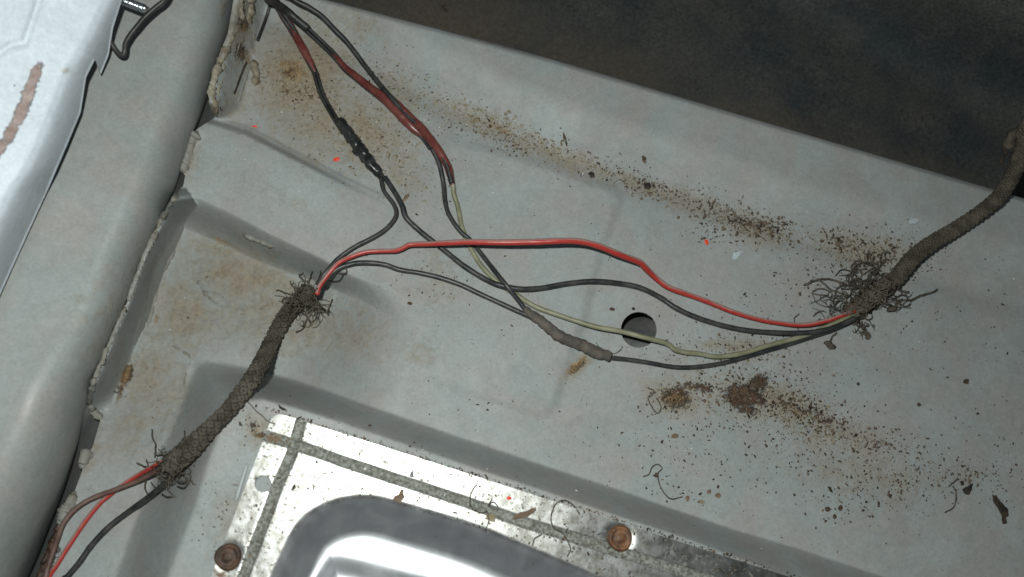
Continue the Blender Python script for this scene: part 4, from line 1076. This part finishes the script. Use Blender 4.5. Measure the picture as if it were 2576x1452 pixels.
def rnd_outline(rx, ry, ang, seed, n=7):
    r = random.Random(seed); a = math.radians(ang)
    o = []
    for k in range(n):
        t_ = 2 * math.pi * k / n + r.uniform(-.25, .25); s = r.uniform(.7, 1.15)
        x, y = rx * s * math.cos(t_), ry * s * math.sin(t_)
        o.append((x * math.cos(a) - y * math.sin(a), x * math.sin(a) + y * math.cos(a)))
    return o
for cu, cv, rx, ry, ang, lab in ((641, 318, 8, 3, 10, 'tiny red paint chip at the upper edge of the rib'), (846, 401, 9, 7, 0, 'red paint chip beside the black tape, left of it'),
                                 (1777, 609, 5, 9, -15, 'orange red chip below the upper dirt patch'), (1280, 1253, 7, 6, 20, 'red paint chip on the steel plate')):
    tag(flake('paint_chip', cu, cv, rnd_outline(rx, ry, ang, cu), M_REDP, 0.0003, 0.0004, seed=cu), lab, 'paint chip', 'red paint chips')
FL = [(1006, 1248, [(-18, 10), (-14, 0), (-4, -4), (2, -18), (10, -16), (8, -8), (12, 4), (4, 12), (2, 20), (-8, 14)], M_FLAKE, 'ragged brown flake on the steel above the dish'),
      (1232, 1302, [(-10, -8), (4, -10), (14, -4), (12, 10), (0, 9), (-8, 4)], M_TANC, 'tan square flake lying across the plate groove'),
      (1318, 1296, [(-30, 8), (-22, -2), (6, -10), (30, -20), (30, -12), (10, 4), (-10, 8), (-26, 12)], M_FLAKE, 'long pointed brown splinter on the plate groove'),
      (2518, 1282, [(-22, -38), (-10, -32), (6, -14), (18, -2), (20, 14), (12, 20), (16, 34), (4, 36), (2, 16), (-8, -4), (-20, -20)], M_BFLAKE_SHADE, 'large torn black and brown scrap at the lower right'),
      (2434, 1230, [(-14, 2), (-6, -4), (0, -6), (8, -14), (14, -12), (10, 2), (6, 14), (-8, 12)], M_BFLAKE_SHADE, 'black angular scrap left of the torn one'),
      (2420, 1216, [(-5, -5), (4, -6), (6, 3), (-2, 6)], M_BFLAKE_SHADE, 'small round black bit above the angular scrap'),
      (1487, 440, [(-9, -4), (0, -9), (8, -4), (9, 6), (-2, 8)], M_BFLAKE_SHADE, 'black crumb at the upper boss corner'),
      (1628, 468, [(-8, -8), (6, -10), (10, 2), (4, 10), (-8, 6)], M_BFLAKE_SHADE, 'black crumb in the upper dirt line'),
      (1697, 1097, rnd_outline(11, 8, 0, 3), M_FLAKE, 'round brown flake below the left rust patch'),
      (2115, 1278, rnd_outline(7, 10, 10, 4), M_CRUMB, 'dark oval grain near the lower right middle'), (2082, 1280, rnd_outline(8, 7, 10, 5), M_CRUMB, 'dark chip left of the oval grain'), (2100, 1300, rnd_outline(5, 7, 10, 6), M_CRUMB, 'small dark grain below the oval grain'),
      (1784, 1237, rnd_outline(7, 7, 0, 7), M_FLAKE, 'left one of two brown grains near the slope'), (1805, 1247, rnd_outline(8, 8, 0, 8), M_FLAKE, 'right one of two brown grains near the slope'), (1729, 1254, rnd_outline(6, 9, 15, 9), M_FLAKE, 'brown grain beside the hooked thread end'),
      (1766, 1263, rnd_outline(9, 5, 15, 10), M_TANC, 'tan grain in the row below two brown grains'),
      (1855, 640, [(-14, 10), (-10, -4), (4, -8), (14, -6), (4, 6), (-6, 14)], M_WFLAKE, 'pale translucent flake left of the fray'), (2300, 557, rnd_outline(15, 8, -10, 12), M_WFLAKE, 'pale flake above the right sleeve'),
      (1030, 763, rnd_outline(8, 5, 5, 13), M_CRUMB, 'dark crumb below the lower dark wire'), (1540, 778, rnd_outline(7, 5, 0, 14), M_CRUMB, 'dark crumb to the left above the hole'), (1594, 777, rnd_outline(5, 5, 0, 15), M_BFLAKE_SHADE, 'black crumb on the rim of the hole'),
      (708, 1026, [(-8, -10), (-2, -4), (10, 2), (14, 8), (2, 6), (-6, 0)], M_BFLAKE_SHADE, 'black sliver just above the plate corner'), (1145, 1290, rnd_outline(9, 3, 10, 17), M_CRUMB, 'thin dark chip between groove and dish'),
      (1207, 1224, rnd_outline(3, 3, 0, 18), M_CRUMB, 'tiny dark crumb at the head of the left thread'), (1036, 1190, [(-6, 10), (-4, -2), (8, -10), (4, 0), (6, 12)], M_UNDER, 'grey crescent flake on the bright plate'),
      (930, 1062 + 8, rnd_outline(5, 3, 0, 19), M_CRUMB, 'dark crumb at the top edge of the plate'), (1420, 345, rnd_outline(4, 13, -15, 20), M_CRUMB, 'long dark grain on the upper flange'), (1620, 400, rnd_outline(6, 12, -10, 21), M_CRUMB, 'ragged dark bit above the dirt line'),
      (2430, 960, rnd_outline(9, 8, 0, 22), M_CRUMB, 'dark bit right of the brown rust patches'), (2312, 1018, rnd_outline(6, 6, 0, 23), M_CRUMB, 'small dark bit at the far right middle'), (1020, 498, rnd_outline(14, 4, -50, 24), M_FLAKE, 'small twig-like bit beside the dark wire bend'),
      (739, 1226, rnd_outline(4, 9, 20, 25), M_CRUMB, 'dark chip beside the upright groove')]
for k, (cu, cv, out, mm, lab) in enumerate(FL):
    nm = 'paint_flake' if mm in (M_WFLAKE, M_UNDER) else 'dirt_flake'
    tag(flake(nm, cu, cv, out, mm, 0.0007 if mm in (M_BFLAKE_SHADE, M_CRUMB) else 0.0003, 0.0003, tilt=0.3 if mm is M_FLAKE else 0, seed=k), lab, 'flake', 'flakes and scraps')
# rust patch crusts standing on the floor
# crumbs: uncountable dirt, scattered in the drifts where it lies
ICO = []
phi = (1 + 5 ** .5) / 2
iv = np.array([(-1, phi, 0), (1, phi, 0), (-1, -phi, 0), (1, -phi, 0), (0, -1, phi), (0, 1, phi), (0, -1, -phi), (0, 1, -phi), (phi, 0, -1), (phi, 0, 1), (-phi, 0, -1), (-phi, 0, 1)], float)
iv /= np.linalg.norm(iv[0])
it = np.array([(0, 11, 5), (0, 5, 1), (0, 1, 7), (0, 7, 10), (0, 10, 11), (1, 5, 9), (5, 11, 4), (11, 10, 2), (10, 7, 6), (7, 1, 8), (3, 9, 4), (3, 4, 2), (3, 2, 6), (3, 6, 8), (3, 8, 9), (4, 9, 5), (2, 4, 11), (6, 2, 10), (8, 6, 7), (9, 8, 1)])
def crumbs(name, clusters, matl, label, cat='dirt'):
    VV = []; TTt = []; off = 0
    for cu, cv, sx, sy, ang, n, smin, smax in clusters:
        n = int(n * 2.2); smin *= 0.7; smax *= 1.05; sx = sx * 1.08
        a = math.radians(ang)
        x = rng.normal(0, sx, n); y = rng.normal(0, sy, n)
        u = cu + x * math.cos(a) - y * math.sin(a); v = cv + x * math.sin(a) + y * math.cos(a)
        size = smin + (smax - smin) * rng.random(n) ** 3.2
        ok = (v > top_y(u) + 14) & (sd(u, v, LPOLY) < -10) & (np.hypot(u - HOLE[0], v - HOLE[1]) > HOLE[2] + 4) & (v < 1600)
        u, v, size = u[ok], v[ok], size[ok]
        z = surf(u, v); c = P(u, v, z); m = len(u)
        if not m: continue
        sc = np.stack([rng.uniform(.5, 1.9, m), rng.uniform(.5, 1.2, m), rng.uniform(.3, .75, m)], 1) * (size * 0.0001)[:, None]
        t_ = rng.uniform(0, 6.28, m); b_ = iv[None] * rng.uniform(.55, 1.25, (m, 12, 1)) * sc[:, None]
        x_ = b_[..., 0] * np.cos(t_)[:, None] - b_[..., 1] * np.sin(t_)[:, None]; y_ = b_[..., 0] * np.sin(t_)[:, None] + b_[..., 1] * np.cos(t_)[:, None]
        q_ = np.stack([x_, y_, b_[..., 2] + sc[:, 2:3] * .5], -1) + c[:, None]
        VV.append(q_.reshape(-1, 3)); TTt.append((it[None] + (off + 12 * np.arange(m))[:, None, None]).reshape(-1, 3)); off += 12 * m
    o = new_obj(name, np.vstack(VV), np.vstack(TTt), matl, smooth_=False)
    tag(o, label, cat, kind='stuff')
DC = [(1450, 385, 130, 16, 20, 90, 2, 7), (1560, 440, 90, 18, 20, 110, 2, 7), (1700, 490, 110, 22, 20, 150, 2, 8), (1640, 475, 60, 14, 15, 90, 2, 9), (1880, 560, 60, 18, 15, 260, 2, 10), (1800, 530, 70, 24, 20, 120, 2, 7),
      (1950, 570, 26, 14, 0, 70, 2, 9), (1810, 590, 40, 20, 0, 60, 2, 9), (2130, 610, 45, 18, 10, 120, 3, 10), (2200, 640, 70, 34, 10, 260, 2, 9), (2290, 640, 40, 26, 0, 90, 2, 8), (2080, 680, 70, 40, 0, 70, 2, 9), (1960, 740, 90, 40, 0, 60, 2, 8),
      (1900, 880, 60, 14, 0, 110, 2, 7), (1800, 850, 70, 24, 0, 60, 2, 8), (1870, 1000, 70, 26, 10, 220, 2, 9), (1990, 1020, 90, 26, 22, 260, 2, 9), (2060, 1050, 50, 20, 30, 140, 2, 9), (1700, 1000, 34, 26, 0, 60, 2, 8),
      (1950, 940, 120, 34, 5, 140, 2, 8), (1850, 1080, 160, 60, 10, 170, 2, 7), (2020, 1120, 140, 60, 10, 190, 2, 8), (2220, 1120, 60, 26, 10, 120, 2, 9), (2180, 1200, 90, 34, 5, 120, 2, 8), (2150, 1260, 80, 30, 0, 70, 2, 10), (2260, 1230, 50, 26, 0, 60, 2, 7),
      (2400, 1180, 90, 40, 10, 80, 2, 8), (2430, 1200, 30, 14, 0, 40, 2, 8), (2520, 1180, 40, 60, 0, 40, 2, 8), (1700, 1160, 120, 40, 10, 60, 2, 7), (1720, 1240, 60, 14, 15, 16, 3, 9), (2450, 900, 110, 140, 0, 60, 2, 7), (2300, 800, 120, 90, 0, 70, 2, 7),
      (1200, 330, 120, 26, 24, 130, 2, 7), (1300, 350, 70, 18, 22, 120, 2, 7), (1050, 230, 90, 30, 40, 90, 2, 7), (960, 190, 20, 20, 40, 30, 2, 7), (820, 230, 100, 90, 0, 110, 2, 6), (900, 340, 100, 70, 20, 130, 2, 6), (770, 240, 30, 20, 0, 40, 2, 8), (1050, 440, 60, 60, 0, 60, 2, 6),
      (1500, 700, 260, 200, 0, 90, 1.5, 5), (1250, 850, 200, 150, 0, 60, 1.5, 5), (1100, 700, 50, 50, 0, 40, 2, 6), (600, 800, 140, 90, 0, 26, 1.5, 5), (400, 900, 70, 200, 20, 22, 1.5, 5), (640, 1060, 40, 40, 0, 30, 2, 7), (545, 1250, 40, 60, 0, 30, 2, 6), (560, 1330, 40, 60, 0, 30, 2, 6),
      (2000, 1100, 400, 200, 0, 190, 1.2, 4.5), (1700, 950, 500, 300, 0, 120, 1.2, 4), (2200, 900, 300, 300, 0, 80, 1.2, 4.5), (1900, 560, 110, 26, 18, 300, 1, 4), (1960, 1020, 120, 44, 22, 420, 1, 4.5), (2190, 630, 90, 40, 8, 300, 1, 4), (2420, 1210, 70, 40, 0, 90, 1, 4), (1230, 1020, 30, 8, 0, 8, 3, 8), (730, 210, 40, 30, 0, 40, 2, 5)]
# grime line along the top edge of the plate and sprinkled on it
for k in range(26):
    t_ = k / 25.0; DC.append((700 + t_ * 1300, 1036 + t_ * 414, 26, 2.5, 18, 14, 2, 6))
DC += [(640, 1320, 30, 90, 20, 70, 2, 6), (760, 1130, 50, 40, 0, 40, 2, 6), (1000, 1110, 200, 16, 18, 40, 2, 5), (1500, 1330, 160, 18, 18, 50, 2, 6), (1300, 1330, 200, 14, 18, 50, 2, 6), (1500, 1400, 160, 24, 20, 70, 2, 7), (1750, 1400, 120, 20, 18, 60, 2, 6), (900, 1240, 90, 6, 5, 40, 2, 5), (1150, 1308, 130, 4, 17, 40, 2, 5)]
crumbs('dark_crumbs', DC, M_CRUMB, 'dark brown dirt crumbs scattered over the grey floor')
TC = [(760, 190, 50, 40, 0, 160, 2, 8), (900, 320, 110, 60, 20, 330, 2, 8), (1000, 380, 60, 50, 40, 140, 2, 8), (1080, 240, 110, 30, 26, 120, 2, 7), (1250, 320, 90, 22, 24, 200, 2, 10), (1340, 380, 60, 16, 20, 60, 2, 8), (1900, 580, 80, 20, 15, 80, 2, 8), (2010, 1060, 70, 24, 20, 130, 2, 8), (1850, 890, 60, 14, 0, 60, 2, 7),
      (1730, 1000, 50, 22, 0, 70, 2, 8), (640, 80, 40, 60, 0, 40, 2, 6), (820, 120, 100, 60, 0, 120, 2, 6), (1600, 470, 120, 20, 20, 70, 2, 7), (2130, 640, 60, 20, 0, 60, 2, 7), (700, 1110, 30, 16, 0, 40, 2, 7), (1210, 1310, 30, 10, 10, 10, 2, 6), (640, 1380, 40, 60, 0, 50, 2, 5)]
crumbs('tan_grit', TC, M_TANC, 'tan sandy grit in drifts, mostly upper left')
WC = [(1400, 500, 500, 300, 0, 40, 1.5, 4.5), (2000, 1000, 400, 250, 0, 50, 1.5, 4.5), (900, 330, 120, 80, 0, 30, 2, 5), (2150, 780, 60, 50, 0, 12, 2, 6), (640, 1300, 60, 120, 0, 20, 2, 4), (1250, 340, 80, 20, 20, 14, 2, 5)]
crumbs('white_grit', WC, M_WHITE, 'tiny bright white grit grains among the dirt')
